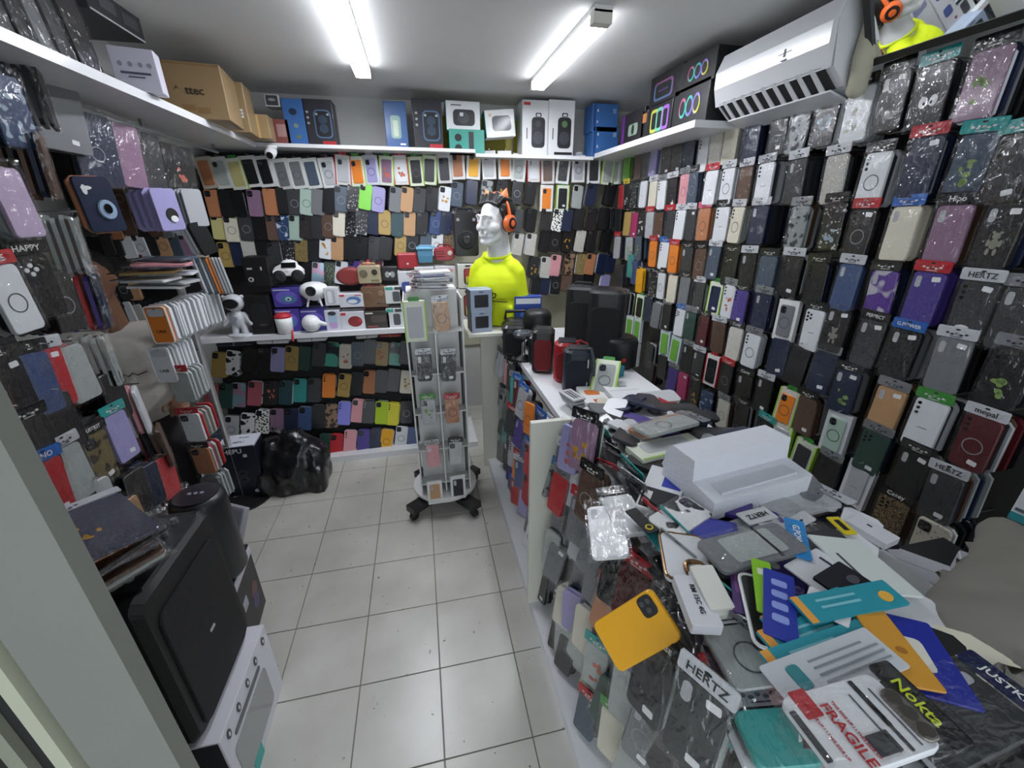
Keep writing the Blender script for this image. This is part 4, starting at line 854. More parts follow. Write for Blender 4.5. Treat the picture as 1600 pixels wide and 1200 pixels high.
for k in range(7):
    p = Vector((SPX + .03 + RND.uniform(-.03, .02), SPY + .07 + RND.uniform(-.02, .03), 1.306 + .0135 * k))
    phone_case(p, (-PI / 2 + RND.uniform(-.04, .04), RND.uniform(-.04, .04), PI / 2 + RND.uniform(-.25, .25)), 'lwSwlvw'[k], '', '%s phone case lying on top of spinner, %s up the pile' % (PAL['lwSwlvw'[k]][0], ORD[k + 1]), 'cases piled on the spinning rack', 'bagged_phone_case', 'CWCCWCC'[k], None, 0, seed=k + 300)

# ================================================================== hook stand left of the back display with long stacks of cases
hs = thing('hook_stand', 'slim metal hook stand at the left holding long stacks of cases', 'display rack', (-1.20, 2.42, 0))
obj('pole', mesh(lathe([(.018, .02), (.018, 1.36)], 10), mat('#c9cacc', .35, .8)), hs)
obj('base', mesh(lathe([(.16, 0), (.16, .012), (.03, .03)], 24), BLKM), hs)
HSE = [((250, 508), 'o', '', 22, 'wwwlww', 'CASE', 'orange phone case with black lettering fronting the topmost long stack', .0), ((255, 570), 'w', '', 11, 'wlwwl', 'CASE', 'white phone case with black lettering fronting the second long stack', .0),
       ((285, 605), 'z', '', 7, 'zlz', None, 'clear boxed phone case with red header on the hook stand', 'R'), ((302, 668), 'w', 'c', 7, 'zrz', None, 'white phone case with red header below the clear one on hook stand', 'R'),
       ((318, 720), 'x', 'c', 6, 'zlr', None, 'peach phone case with black header low on the hook stand', 'K'), ((333, 765), 'g', 'n', 5, 'zgl', None, 'grey phone case lowest on the hook stand', '-')]
for k, (c_, code, des, st, sc_, tx, lb, hd_) in enumerate(HSE):
    p = ony(*c_, 2.03)
    rt = phone_case(p, (0, -.02, -.12), code, des, lb, 'cases fronting the stacks on the hook stand', 'bagged_phone_case' if hd_ != .0 else 'phone_case', hd_ if hd_ else '-', None, st, 'hook stand', seed=500 + k, gap=.0185 if k == 0 else .0155, stackcol=sc_, w=.088, h=.165 if k < 2 else .15, pos='%s stack down on the hook stand' % ORD[k + 1])
    if tx:
        lettering(rt, tx, '#17171a', .0, -.0065, -.028, .018)
        obj('phone_window', mesh(slab(rrect(.064, .034, .01, 3), -.0062, -.0048), mat('#c5c7cc', .3), 'pwin'), rt, (.002, 0, .055))
        obj('white_rim', mesh(tube([(x, -.004, z) for x, z in rrect(.084, .161, .013, 3)], .0035, 6, True), WHITE, 'wrim'), rt)
    obj('hook', mesh(tube([(p.x + 1.20, p.y - 2.42 - .01, p.z + .07), (0, 0, p.z + .07)], .004, 6), PEG), hs)
for k in range(8):
    p = Vector((-1.12 + RND.uniform(-.04, .04), 2.16 + RND.uniform(-.04, .05), 1.355 + .016 * k))
    phone_case(p, (-PI / 2 + RND.uniform(-.05, .05), RND.uniform(-.05, .05), PI / 2 + RND.uniform(-.3, .3)), 'wlwwGvis'[k], '', '%s bagged phone case lying on the hook stand, %s up the pile' % (PAL['wlwwGvis'[k]][0], ORD[k + 1]), 'cases piled on the hook stand', 'bagged_phone_case', '-CW-KC-C'[k], None, 0, seed=k + 640, w=.11, h=.2)
# upright row of thin cases beside the pile
for k in range(9):
    a = ony(308 + 5 * k, 432, 2.35)
    phone_case(a + Vector((0, .02, 0)), (.1, -.1, -1.0), 'wsSsoxlll'[k], '', '%s thin case edge-on behind the hook stand pile, %s from left' % (PAL['wsSsoxlll'[k]][0], ORD[k + 1]), 'thin cases standing edge-on behind the hook stand', 'phone_case', seed=k + 700, h=.18)

# headset box and bin bag on the floor
hb = carton('headset_box', 'black and white gadget box standing on the floor by a bin bag', 'box', (-1.168, 2.48, 0), .20, .15, .375, .05, '#1b1e2b',
            [('r', '#1b1e2b', 0, .5, .98, .98), ('e', '#31364a', .0, .5, .3, .12), ('e', '#31364a', 0, .38, .3, .12), ('e', '#0f1119', 0, .5, .16, .06), ('e', '#0f1119', 0, .38, .16, .06), ('e', '#c9ccd6', .28, .14, .16, .06), ('r', '#c9ccd6', .2, .82, .1, .05), ('r', '#aeb2c0', -.28, .07, .3, .02), ('r', '#c9ccd6', -.38, .38, .06, .4)],
            [('HEPU', '#e6e7ee', -.1, .915, .042)])
obj('white_lid', mesh(box(-.1005, .1005, -.0755, .0755, .365, .3775), mat('#d9dbe6', .5)), hb)
lettering(hb, 'HEPU', '#4c5064', 0, -.03, .3782, .03, (-PI / 2, 0, 0)); lettering(hb, 'Plusses', '#4c5064', .02, .03, .3782, .02, (-PI / 2, 0, 0))
BAG = mat('#17171b', .28, coat=.3, bump=.9, bscale=14, var=.2)
bv = cat(ball((0, 0, .15), .2, .14, .15), ball((.08, 0, .19), .14, .12, .16), ball((-.08, .02, .22), .13, .11, .13), moved(box(-.19, .19, -.12, .12, 0, .16)), ball((.02, 0, .33), .09, .07, .07), limb((0, 0, .36), (-.06, -.02, .43), .03, .015), limb((.03, 0, .36), (.09, -.01, .42), .028, .012))
bg = obj('bin_bag', remesh(bv, BAG, .012, 2), None, (-.90, 2.50, .001)); tag(bg, 'crumpled black plastic bin bag full of goods on the floor', 'bag')
RB = random.Random(3)
for v in bg.data.vertices:
    f_ = .012 * math.sin(31 * v.co.x + 17 * v.co.z) * math.sin(23 * v.co.z + 9 * v.co.y) + .006 * math.sin(60 * v.co.x - 45 * v.co.y)
    v.co += v.normal * f_
    if v.co.z < .002: v.co.z = .0
obj('knot', mesh(cat(limb((0, 0, 0), (.03, -.03, .05), .018, .006), limb((0, 0, 0), (-.04, -.02, .04), .016, .005)), BAG), bg, (-.02, -.02, .39))

# ================================================================== speakers on the far end of the counter
def boom(label, x, y, w, d, h, col, rz=0, rnd=.02, extra=None, grille='#141416', z=CT0):
    t = thing('portable_speaker', label, 'speaker', (x, y, z), rz)
    obj('cabinet', mesh(rbox(w, d, h, min(.012, rnd), 0, rnd * 1.5), mat(col, .45, coat=.15), smooth=False), t)
    obj('front_grille', mesh(slab(rrect(w * .78, h * .7, min(.03, w * .2), 4), -d / 2 - .004, -d / 2 + .004, .003, 0, h * .45), mat(grille, .75, bump=.6, bscale=280)), t)
    obj('top_panel', mesh(moved(rbox(w * .7, d * .7, .006, .002), 0, 0, h - .001), mat('#232326', .3, coat=.4)), t)
    return t
t = boom('tall black speaker standing behind the other speakers on counter', .84, 2.08, .17, .15, .37, '#19191b', -.5, .03)
obj('handle', mesh(tube([(-.05, 0, .37), (-.04, 0, .385), (.04, 0, .385), (.05, 0, .37)], .008, 6), BLKM), t)
t = boom('tall black speaker with silver mark in front on the counter', .90, 1.90, .18, .17, .38, '#1c1c1e', -.5, .035)
obj('silver_mark', mesh(tube([(0, 0, .02), (.008, 0, .0), (.0, 0, -.02)], .003, 6), mat('#d7d8da', .25, .8)), t, (-.095, .02, .14))
t = thing('portable_speaker', 'short black drum-shaped speaker at the back of the counter', 'speaker', (.96, 1.83, CT0))
obj('cabinet', mesh(lathe([(.07, 0), (.085, .012), (.085, .13), (.075, .15), (.05, .155)], 28), mat('#161618', .5), smooth=True), t)
obj('top_ring', mesh(lathe([(.062, .153), (.062, .158), (.05, .159)], 24), mat('#2c2c2f', .3)), t); obj('red_logo', mesh(box(-.01, .01, -.0875, -.083, .05, .065), mat('#b52a2f', .4)), t, (-.02, 0, 0))
t = boom('tall black speaker with red lower half beside the red speaker', .555, 1.84, .105, .10, .215, '#1c1b1c', -.35, .016, grille='#7b2326')
obj('red_wrap', mesh(moved(rbox(.107, .102, .135, .016), 0, 0, 0), mat('#8c2528', .5)), t)
t = boom('bright red rounded speaker with cord between black and navy speakers', .625, 1.70, .115, .11, .19, '#a81c22', -.35, .034, grille='#8a171c')
obj('cord', mesh(tube([(.03, 0, .185), (.06, -.02, .2), (.09, .0, .18), (.1, .03, .15)], .004, 6), mat('#b5272c', .5)), t)
t = boom('navy rounded speaker with carry strap nearest on the counter', .625, 1.555, .125, .10, .20, '#242c3a', -.35, .04, grille='#1d2430')
obj('strap', mesh(tube([(.03, 0, .195), (.05, -.03, .21), (.066, -.045, .15), (.068, -.04, .06), (.075, -.02, .02)], .007, 6), mat('#4a4f58', .6)), t)
for zz in (.15, .05): obj('silver_line', mesh(box(.038, .043, -.0565, -.05, zz - .018, zz + .018), mat('#cfd1d4', .3, .6)), t)
t = thing('portable_speaker', 'black round-faced speaker with white swirl logo near mannequin', 'speaker', (.63, 2.22, CT0 + .02), -.2)
obj('cabinet', mesh(lathe([(.075, 0), (.08, .01), (.08, .17), (.07, .19), (.06, .2)], 26), mat('#18181a', .45), smooth=True), t)
obj('cone', mesh(slab(ellipse(.075, .075, 20), -.086, -.07, .006), GRILLE), t, (0, 0, .1)); obj('white_logo', mesh(slab(ellipse(.018, .03, 12), -.09, -.085), WHITE), t, (0, 0, .1))
t = thing('portable_speaker', 'dark boombox with a round handle left of the swirl-logo speaker', 'speaker', (.51, 2.26, CT0 + .02), -.1)
obj('cabinet', mesh(rbox(.16, .12, .15, .03), mat('#1d1d20', .4, coat=.3)), t); obj('handle', mesh(tube([(-.06, 0, .145), (-.055, 0, .19), (.055, 0, .19), (.06, 0, .145)], .009, 8), BLKM), t)
for s in (-1, 1): obj('speaker_cone', mesh(slab(ellipse(.06, .06, 18), -.066, -.058, .004), GRILLE, 'bcn'), t, (s * .04, 0, .07))
t = thing('desk_stand', 'shiny chrome and black desk stand among the speakers', 'stand', (.50, 2.02, CT0))
obj('foot', mesh(lathe([(.05, 0), (.05, .01), (.015, .03)], 20), BLKM), t); obj('stem', mesh(lathe([(.012, .03), (.01, .1), (.04, .13)], 16), mat('#c9ccd0', .1, 1)), t); obj('head', mesh(lathe([(.055, .13), (.06, .145), (.05, .155)], 20), mat('#3a3c42', .2, coat=.6)), t)
t = boom('squat black cube speaker behind the chrome stand', .47, 2.13, .12, .11, .17, '#1a1a1d', -.2, .02)
t = boom('small black block speaker in front of the red-wrapped speaker', .56, 1.97, .09, .09, .15, '#17171a', -.2, .012)
carton('gadget_box', 'teal flat box lying behind the navy speaker on counter', 'box', (.80, 1.72, CT0), .2, .14, .05, .3, '#2a7f95', [('r', '#d9e2e4', .2, .5, .2, .4)])
for k, y0 in enumerate((487, 453)):
    boxY('tablet_box', ('lower' if k == 0 else 'upper') + ' grey-blue tablet box stacked below the yellow shirt', 'box', 733 + 2 * (1 - k), y0, 768, y0 + 33, 2.25, .10, '#9aa7bd', [('r', '#1b1d22', .0, .48, .64, .58, 'printed_screen'), ('r', '#5b667c', 0, .9, .2, .06)], zb=1.033 + .116 * k, rz=.12, side='#16171b')
carton('gadget_box', 'blue and white box behind the boombox under the yellow shirt', 'box', (.60, 2.34, CT0 + .02), .16, .06, .26, -.1, '#2b4aa0', [('r', '#dfe3ea', 0, .9, .9, .12), ('e', '#5f86d6', 0, .6, .6, .2)])

# ================================================================== mannequin with cat-ear headphones
mq = thing('mannequin', 'white mannequin bust in a bright yellow shirt on the counter', 'mannequin', (.425, 2.42, 1.605), -.9)
MQ = mat('#dcdcdc', .7, var=.02)
hv = cat(ball((0, .018, .045), .080, .098, .088, 16, 12), ball((0, -.03, -.005), .068, .074, .088, 16, 12), ball((0, -.045, -.065), .054, .052, .046), ball((0, -.082, -.096), .026, .022, .02), limb((-.05, -.01, -.06), (-.02, -.07, -.095), .022, .022), limb((.05, -.01, -.06), (.02, -.07, -.095), .022, .022),
         limb((0, -.102, .026), (0, -.126, -.022), .0085, .0125), limb((-.013, -.11, -.026), (.013, -.11, -.026), .009, .009), limb((-.048, -.086, .036), (-.01, -.102, .034), .011, .011), limb((.048, -.086, .036), (.01, -.102, .034), .011, .011),
         ball((-.033, -.088, .012), .014), ball((.033, -.088, .012), .014), limb((-.021, -.1, -.05), (.021, -.1, -.05), .008, .008), limb((-.017, -.099, -.063), (.017, -.099, -.063), .0095, .0095),
         ball((-.045, -.058, -.022), .03, .035, .03), ball((.045, -.058, -.022), .03, .035, .03), ball((-.081, .01, 0), .012, .022, .032), ball((.081, .01, 0), .012, .022, .032),
         limb((0, .022, -.05), (0, .035, -.18), .06, .072), limb((-.02, .03, -.24), (.02, .03, -.24), .045, .045), moved(box(-.07, .07, -.02, .07, -.572, -.26)))
obj('bust', remesh(hv, MQ, .005, 3), mq)
hr = cat(ball((0, .038, .066), .090, .100, .088, 16, 12), ball((0, .075, .0), .072, .05, .075))
RH = random.Random(5)
for i in range(-4, 5):
    hr = cat(hr, limb((i * .0155, -.046, .106 - .003 * abs(i)), (i * .018 + RH.uniform(-.012, .012), -.012, .148 + RH.uniform(-.008, .014) - .004 * abs(i)), .013, .009, 8), limb((i * .018, -.01, .138 - .004 * abs(i)), (i * .02 + RH.uniform(-.012, .012), .06, .132 - .004 * abs(i)), .014, .010, 8))
hr = cat(hr, limb((-.078, -.03, .06), (-.082, -.005, .0), .012, .007, 8), limb((.078, -.03, .06), (.082, -.005, .0), .012, .007, 8))
obj('hair', remesh(hr, mat('#1b1a1b', .4, bump=.25, bscale=60), .0045, 1), mq)
for s in (-1, 1):
    obj('eyebrow', mesh(tube([(s * .045, -.097, .034), (s * .028, -.108, .04), (s * .01, -.112, .034)], [.0016, .0022, .0016], 6), mat('#5a5552', .6)), mq)
    obj('eye', mesh(ball((s * .03, -.0955, .012), .006, .004, .003), mat('#77726d', .4)), mq)
sv = cat(limb((-.09, .03, -.25), (.09, .03, -.25), .062, .062), limb((-.045, .03, -.21), (.045, .03, -.21), .058, .058), ball((0, .015, -.36), .15, .115, .16, 18, 12), ball((0, .02, -.45), .145, .112, .12, 18, 12), moved(box(-.125, .125, -.07, .1, -.57, -.45)), limb((-.115, .03, -.27), (-.135, .035, -.42), .056, .06), limb((.115, .03, -.27), (.135, .035, -.42), .056, .06), limb((-.135, .035, -.42), (-.138, .035, -.5), .06, .058), limb((.135, .035, -.42), (.138, .035, -.5), .06, .058))
sh = obj('shirt', remesh(sv, mat('#d8ea12', .75, bump=.5, bscale=9, var=.07), .008, 3), mq, (0, 0, 0), (0, 0, .4))
obj('collar', mesh(tube([(.078 * math.cos(a), .035 + .078 * math.sin(a), -.165 - .022 * (math.sin(a) < 0) * abs(math.sin(a))) for a in [2 * PI * k / 18 for k in range(18)]], .009, 8, True), mat('#cfe00f', .75)), sh)
lettering(sh, 'D', '#1a1a12', .02, -.101, -.385, .045, italic=.2); lettering(sh, 'en aventure', '#1a1a12', .065, -.095, -.402, .011)
obj('print_underline', mesh(box(.005, .10, -.101, -.085, -.418, -.415), mat('#1a1a12', .6)), sh)
hp = thing('headphones', 'orange cat-ear headphones worn by the white mannequin', 'headphones', (.425, 2.42, 1.605), -.9)
OR = mat('#e0662a', .35, coat=.4)
obj('headband', mesh(tube([(.098 * math.cos(a), .015, .01 + .142 * math.sin(a)) for a in [PI * k / 16 for k in range(17)]], .010, 8), OR), hp)
for s in (-1, 1):
    ec = obj('ear_cup', mesh(moved(lathe([(.04, 0), (.045, .01), (.044, .026), (.032, .034)], 22), s * .082, .015, 0, (0, s * PI / 2, 0)), OR, smooth=False), hp)
    obj('ear_pad', mesh(moved(lathe([(.038, -.006), (.044, 0), (.038, .008)], 20), s * .08, .015, 0, (0, s * PI / 2, 0)), BLKM), ec)
    obj('dark_ring', mesh(moved(lathe([(.030, .0), (.030, .004), (.02, .005)], 20), s * .115, .015, 0, (0, s * PI / 2, 0)), mat('#2a1a16', .4)), ec)
    obj('centre_disc', mesh(moved(lathe([(.016, .0), (.016, .004), (.008, .005)], 16), s * .118, .015, 0, (0, s * PI / 2, 0)), OR), ec)
    obj('cat_ear', mesh(moved(lathe([(.026, 0), (.02, .018), (.003, .048)], 10), s * .055, .015, .13, (0, s * .45, 0)), mat('#e98a5b', .4)), hp)

# ================================================================== left wall: cases and covers hanging near the camera
LEFT = '''18 175 blp - - zkb;70 150 k - - kkknnk;25 318 Q - - lzl;75 262 d - - kndkdknd;128 385 z - - zzzzzzzzz;22 468 w R r kkz ACE;62 448 k K D kkk HAPPY;100 472 k - r kkk;160 470 n - - kprbppp;22 612 k K S kck 2;62 600 b K - kbk 2;84 592 r W S krk;
122 584 z - w xri;175 562 z - - zzzzzzz;-5 665 y - - yky;82 765 r B ws krk FINO;118 738 z W - zkz;157 716 toy K cs kkk JUSTKIT;190 682 v T s lil;222 640 w - - wilikl;258 695 d - - kdkmkkn;160 790 S - c kkk;210 815 e - c kbk;235 760 n - - mksn;150 870 k - - kkk;215 770 k - - kkk;
262 745 r - - lsrk;190 850 c - - kck;40 690 k - - kk;100 660 k - - kkk;180 620 k - - kkkk;60 700 k K - kk'''
for k, e in enumerate(LEFT.replace('\n', '').split(';')):
    e = e.split(); px, py = float(e[0]), float(e[1])
    p = onx(px, py, -1.0)
    lab = '%s phone case%s on left wall hooks, %s from near end' % (cmat(e[2])[0], (', %s header' % HDR[e[3]][0]) if e[3] != '-' else '', ORD[1 + sum(1 for q in LEFT.replace('\n', '').split(';') if (float(q.split()[0]), float(q.split()[1])) < (px, py))])
    phone_case(p, (RND.uniform(-.04, .06), RND.uniform(-.05, .12), PI / 2 + (.45 if len(e[5]) > 5 else -RND.uniform(.05, .3))), e[2], e[4].replace('-', ''), lab, 'bagged phone cases on the left wall', 'bagged_phone_case', e[3], e[6] if len(e) > 6 else None, 11, 'left wall', seed=k + 50, gap=.019,
               stackcol=e[5], w=.086, h=.165, pos='%s from near end, left wall' % ORD[k + 1])
    t_ = p + Vector((.02, 0, .098))
    if p.y < 1.58: peg(board_l, t_, Vector((XP + .015, t_.y, t_.z)))
def cover(px, py, w_, h_, code, lab, design='', X=-1.08, yaw=-.3, st=3):
    p = onx(px, py, X)
    return phone_case(p, (.05, .06, PI / 2 + yaw), code, design, lab, 'tablet covers hanging under the left shelf', 'bagged_phone_case', w=w_, h=h_, stack=st, stackcol='kck', pos='under the left shelf, near %s' % lab.split(' ')[0], cat_='tablet cover', bag=code != 'g')
cover(93, 180, .15, .21, 'g', 'grey tablet cover with barcode sticker hanging under left shelf', 's')
cover(150, 235, .15, .23, 'n', 'dark tablet cover with a pale ring hanging under left shelf', 'r')
cover(203, 245, .10, .22, 'q', 'plain mauve tablet cover hanging under left shelf', '', -1.06)
cover(235, 255, .12, .23, 'c', 'shiny bagged charcoal tablet cover hanging under left shelf', '')
cover(282, 270, .17, .23, 'k', 'wide black tablet cover nearest the back wall under left shelf', 'b')
rt = phone_case(onx(156, 320, -1.0), (.0, -.05, PI / 2 - .55), 'n', '', 'navy phone case with a pale blue camera toy shape hanging left', 'toy-shaped phone cases on the left', 'phone_case', w=.10, h=.165, stack=3, stackcol='xxx', gap=.012, pos='behind the navy toy camera case')
obj('toy_lens', mesh(slab(ellipse(.05, .06, 18), -.012, -.004, .003), mat('#9cb6cf', .4)), rt, (.012, 0, -.015)); obj('toy_lens_centre', mesh(slab(ellipse(.022, .03, 14), -.015, -.011), LENS), rt, (.012, 0, -.012))
obj('white_star', mesh(cat(slab(ellipse(.014, .03, 10), -.007, -.004, 0, -.028, .045), slab(ellipse(.03, .012, 10), -.0074, -.004, 0, -.022, .05)), WHITE), rt)
rt = phone_case(onx(262, 328, -1.0), (.0, -.05, PI / 2 - .5), 'v', '', 'lilac soft phone case fronting a fanned lilac stack at left', 'toy-shaped phone cases on the left', 'phone_case', w=.10, h=.16, stack=6, stackcol='vvvv', gap=.02, pos='in the fanned lilac stack')
obj('dark_patch', mesh(slab(ellipse(.05, .055, 16), -.008, -.004, .002), BLKM), rt, (.008, 0, -.02)); obj('pale_patch', mesh(slab(ellipse(.03, .026, 14), -.011, -.0075, .001), WHITE), rt, (.01, 0, -.035))
phone_case(onx(305, 325, -1.0), (0, -.02, PI / 2 - .8), 'l', '', 'grey translucent case fronting a fanned stack beside the lilac cases', 'toy-shaped phone cases on the left', 'phone_case', w=.08, h=.16, stack=7, stackcol='lglg', gap=.018, pos='in the fanned grey stack')
phone_case(onx(318, 372, -1.0), (0, -.25, PI / 2 - .7), 'k', '', 'black case with pale rim fronting a slanted stack by the back wall', 'toy-shaped phone cases on the left', 'phone_case', w=.075, h=.15, stack=5, stackcol='wkwk', gap=.02, pos='in the slanted black and white stack')
rail = obj('hanging_rail', mesh(tube([(-1.1, 1.55, 1.985), (-1.1, 2.3, 1.985), (-1.1, 3.02, 1.985)], .008, 8), PEG)); tag(rail, 'metal rail beneath the left shelf carrying tablet covers', 'rail')
for yy in (1.6, 2.3, 2.98): obj('bracket', mesh(box(-.006, .006, -.006, .006, 0, .036), PEG, 'brk'), rail, (-1.1, yy, 1.984))

# ================================================================== seated man behind the left racks
mn = thing('person', 'man in a white T-shirt sitting behind the left racks', 'person', (-1.56, 2.42, 0), .4)
SKIN = mat('#8e6650', .5, var=.08)
pv = cat(ball((0, -.01, 1.36), .078, .095, .115, 16, 12), ball((0, -.06, 1.30), .05, .05, .05), limb((0, -.1, 1.36), (0, -.115, 1.325), .009, .013), ball((-.078, 0, 1.35), .012, .02, .03), ball((.078, 0, 1.35), .012, .02, .03),
         limb((0, .01, 1.28), (0, .03, 1.12), .058, .07), limb((-.17, .03, 1.06), (.17, .03, 1.06), .065, .065), ball((0, .03, .9), .17, .11, .2), ball((0, .04, .62), .165, .12, .16),
         limb((-.19, .03, 1.05), (-.25, .0, .78), .055, .042), limb((-.25, 0, .78), (-.12, -.26, .72), .042, .03), limb((.19, .03, 1.05), (.26, -.02, .80), .055, .042), limb((.26, -.02, .80), (.20, -.27, .77), .042, .03),
         limb((-.1, 0, .52), (-.13, -.42, .50), .085, .06), limb((.1, 0, .52), (.13, -.42, .50), .085, .06), limb((-.13, -.42, .5), (-.13, -.42, .08), .058, .04), limb((.13, -.42, .5), (.13, -.42, .08), .058, .04), limb((-.13, -.42, .05), (-.14, -.58, .035), .04, .035), limb((.13, -.42, .05), (.14, -.58, .035), .04, .035))
def hand(x, y, z, s):
    v = ball((x, y - .045, z), .04, .05, .018)
    for k, (dx, ln) in enumerate(((-.03, .062), (-.01, .075), (.01, .07), (.028, .055))):
        b0 = Vector((x + dx, y - .08, z)); b1 = b0 + Vector((dx * .2, -ln * .55, -.008)); b2 = b1 + Vector((0, -ln * .35, -.03))
        v = cat(v, limb(b0, b1, .0095, .0085, 8), limb(b1, b2, .0085, .007, 8))
    q = Vector((x - s * .035, y - .03, z))
    return cat(v, limb(q, q + Vector((-s * .03, -.03, -.008)), .011, .010, 8), limb(q + Vector((-s * .03, -.03, -.008)), q + Vector((-s * .032, -.06, -.02)), .010, .008, 8))
pv = cat(pv, hand(.20, -.27, .77, 1), hand(-.12, -.26, .72, -1))
obj('body', remesh(pv, SKIN, .0075, 2), mn)
obj('hair', remesh(cat(ball((0, .02, 1.40), .084, .098, .1, 16, 12), ball((0, .06, 1.33), .07, .05, .07)), mat('#1d1815', .7, bump=.8, bscale=90), .008, 2), mn)
tv = cat(limb((-.17, .03, 1.055), (.17, .03, 1.055), .078, .078), ball((0, .03, .9), .19, .13, .22), ball((0, .035, .68), .185, .14, .18), limb((-.19, .03, 1.05), (-.24, .01, .86), .075, .07), limb((.19, .03, 1.05), (.245, .0, .87), .075, .07))
ts = obj('t_shirt', remesh(tv, mat('#d9d5cd', .85, bump=.5, bscale=10, var=.05), .011, 3), mn)
obj('signature_print', mesh(tube([(-.07, -.112, .885), (-.05, -.116, .92), (-.035, -.118, .885), (-.02, -.12, .86), (0, -.121, .9), (.015, -.121, .885), (.035, -.119, .90), (.05, -.117, .885), (.09, -.108, .895)], .003, 5), mat('#1b1b1b', .6)), ts)
obj('trousers', remesh(cat(limb((-.1, .02, .53), (-.13, -.42, .505), .1, .075), limb((.1, .02, .53), (.13, -.42, .505), .1, .075), limb((-.13, -.42, .5), (-.13, -.42, .12), .074, .06), limb((.13, -.42, .5), (.13, -.42, .12), .074, .06), ball((0, .04, .56), .18, .14, .12)), mat('#17171a', .8), .011, 2), mn)
for s in (-1, 1): obj('shoe', mesh(moved(rbox(.09, .24, .07, .02), s * .135, -.5, 0), mat('#222226', .6)), mn)
st = thing('stool', 'black stool under the seated man', 'stool', (-1.56, 2.46, 0))
obj('seat', mesh(lathe([(.16, .40), (.17, .41), (.17, .44), (.15, .45)], 24), BLKM), st)
for k in range(4):
    a = PI / 4 + k * PI / 2; obj('leg', mesh(tube([(.12 * math.cos(a), .12 * math.sin(a), .4), (.17 * math.cos(a), .17 * math.sin(a), 0)], .012, 6), mat('#8d8f93', .3, .8)), st)

# ================================================================== lower left: party speaker on a printed carton, small column speaker, door jamb
pc = carton('appliance_carton', 'white printed carton with round holes on the floor under the speaker', 'carton', (-.86, .99, 0), .36, .44, .32, PI / 2, '#dcdce4', [], side='#2a2b2d')
for k in range(5):
    o_ = obj('control_print', mesh(slab(ellipse(.02, .034, 14), -.2225, -.2195), mat('#4a4c50', .5), 'cprint'), pc, (-.14 + .07 * k, 0, .285)); obj('print_centre', mesh(slab(ellipse(.008, .016, 10), -.2232, -.2222), WHITE, 'cpc'), o_)
obj('door_print', mesh(slab(rrect(.25, .17, .02, 3), -.2222, -.2195), mat('#8f9190', .3, coat=.4)), pc, (-.02, 0, .13)); obj('handle_print', mesh(slab(rrect(.2, .018, .008, 3), -.2228, -.2195), mat('#5b5d60', .4)), pc, (-.02, 0, .245))
obj('teal_tape', mesh(box(-.1, -.04, -.2235, -.2195, 0, .05), mat('#4fb3ad', .5)), pc)
ps = thing('party_speaker', 'big black trolley speaker standing on a white printed carton', 'speaker', (-.86, .99, .322), PI / 2)
obj('cabinet', mesh(slab(rrect(.36, .52, .03, 4), -.18, .16, .02, 0, .26), mat('#161618', .55, bump=.15, bscale=200)), ps)
obj('front_grille', mesh(slab(rrect(.29, .42, .03, 4), -.187, -.178, .004, 0, .23), GRILLE), ps)
obj('silver_badge', mesh(box(-.012, .012, -.19, -.186, .22, .228), mat('#cfd0d2', .3, .6)), ps)
cp = obj('control_panel', mesh(box(-.13, .13, -.17, .02, .522, .53), mat('#2b2b2e', .35, coat=.4)), ps)
for k in range(5): obj('knob', mesh(lathe([(.009, .53), (.008, .545)], 10), mat('#8d8f93', .3, .6), 'pknob'), cp, (-.1 + .05 * k, -.13, 0))
for s in (-1, 1): obj('side_rib', mesh(box(s * .178 - .006, s * .178 + .006, -.12, .12, .05, .46), mat('#0f0f10', .7), ('srib', s)), ps)
obj('pull_handle', mesh(tube([(-.1, .12, .5), (-.1, .12, .54), (.1, .12, .54), (.1, .12, .5)], .012, 8), BLKM), ps)
for k in range(9):
    p = Vector((-.81 + RND.uniform(-.02, .02), .91 + RND.uniform(-.015, .015), .885 + .0125 * k))
    c_ = 'kczdnmkon'[k]
    phone_case(p, (-PI / 2 + RND.uniform(-.03, .03), RND.uniform(-.05, .05), .9 + RND.uniform(-.15, .15)), c_, 'b' if k == 8 else '', '%s flat tablet cover on the party speaker, %s up the pile' % (PAL[c_][0], ORD[k + 1]), 'tablet covers piled on the party speaker', 'bagged_phone_case', 'KCKCKKKCW'[k], None, 0, seed=k + 820, w=.2, h=.25, cat_='tablet cover')
bx = carton('gadget_box', 'dark box with a small white sticker beside the party speaker', 'box', (-.89, 1.45, 0), .24, .16, .34, PI / 2 + .1, '#1d1a22', [('e', '#6b3a3a', .2, .45, .3, .2), ('e', '#3f3568', .15, .3, .3, .2), ('r', '#aeb0b4', -.25, .55, .2, .14, 'sticker'), ('r', '#d5d3e0', 0, .92, .98, .12)])
t = thing('column_speaker', 'black cylindrical speaker standing on the dark box', 'speaker', (-.86, 1.43, .343))
obj('cabinet', mesh(lathe([(.075, 0), (.088, .02), (.088, .34), (.082, .365), (.06, .372)], 28), mat('#1b1b20', .45, coat=.2), smooth=True), t)
obj('top_plate', mesh(lathe([(.07, .371), (.07, .375), (.05, .376)], 24), mat('#24232c', .3, coat=.5)), t)
for k in range(3): obj('button', mesh(lathe([(.007, .376), (.006, .379)], 10), mat('#8f90a0', .4), 'cbtn'), t, (-.02 + .02 * k, 0, 0))
carton('flat_box', 'lilac-grey flat box leaning at the foot of the left racks', 'box', (-1.13, 1.93, .02), .20, .035, .24, -.4, '#a7a4b0', [('r', '#8f8c99', 0, .5, .9, .9)], rot=(-.5, 0, -.5))
sb = thing('storage_box', 'dark crate of goods on the floor beneath the left wall cases', 'crate', (-1.14, 1.55, 0))
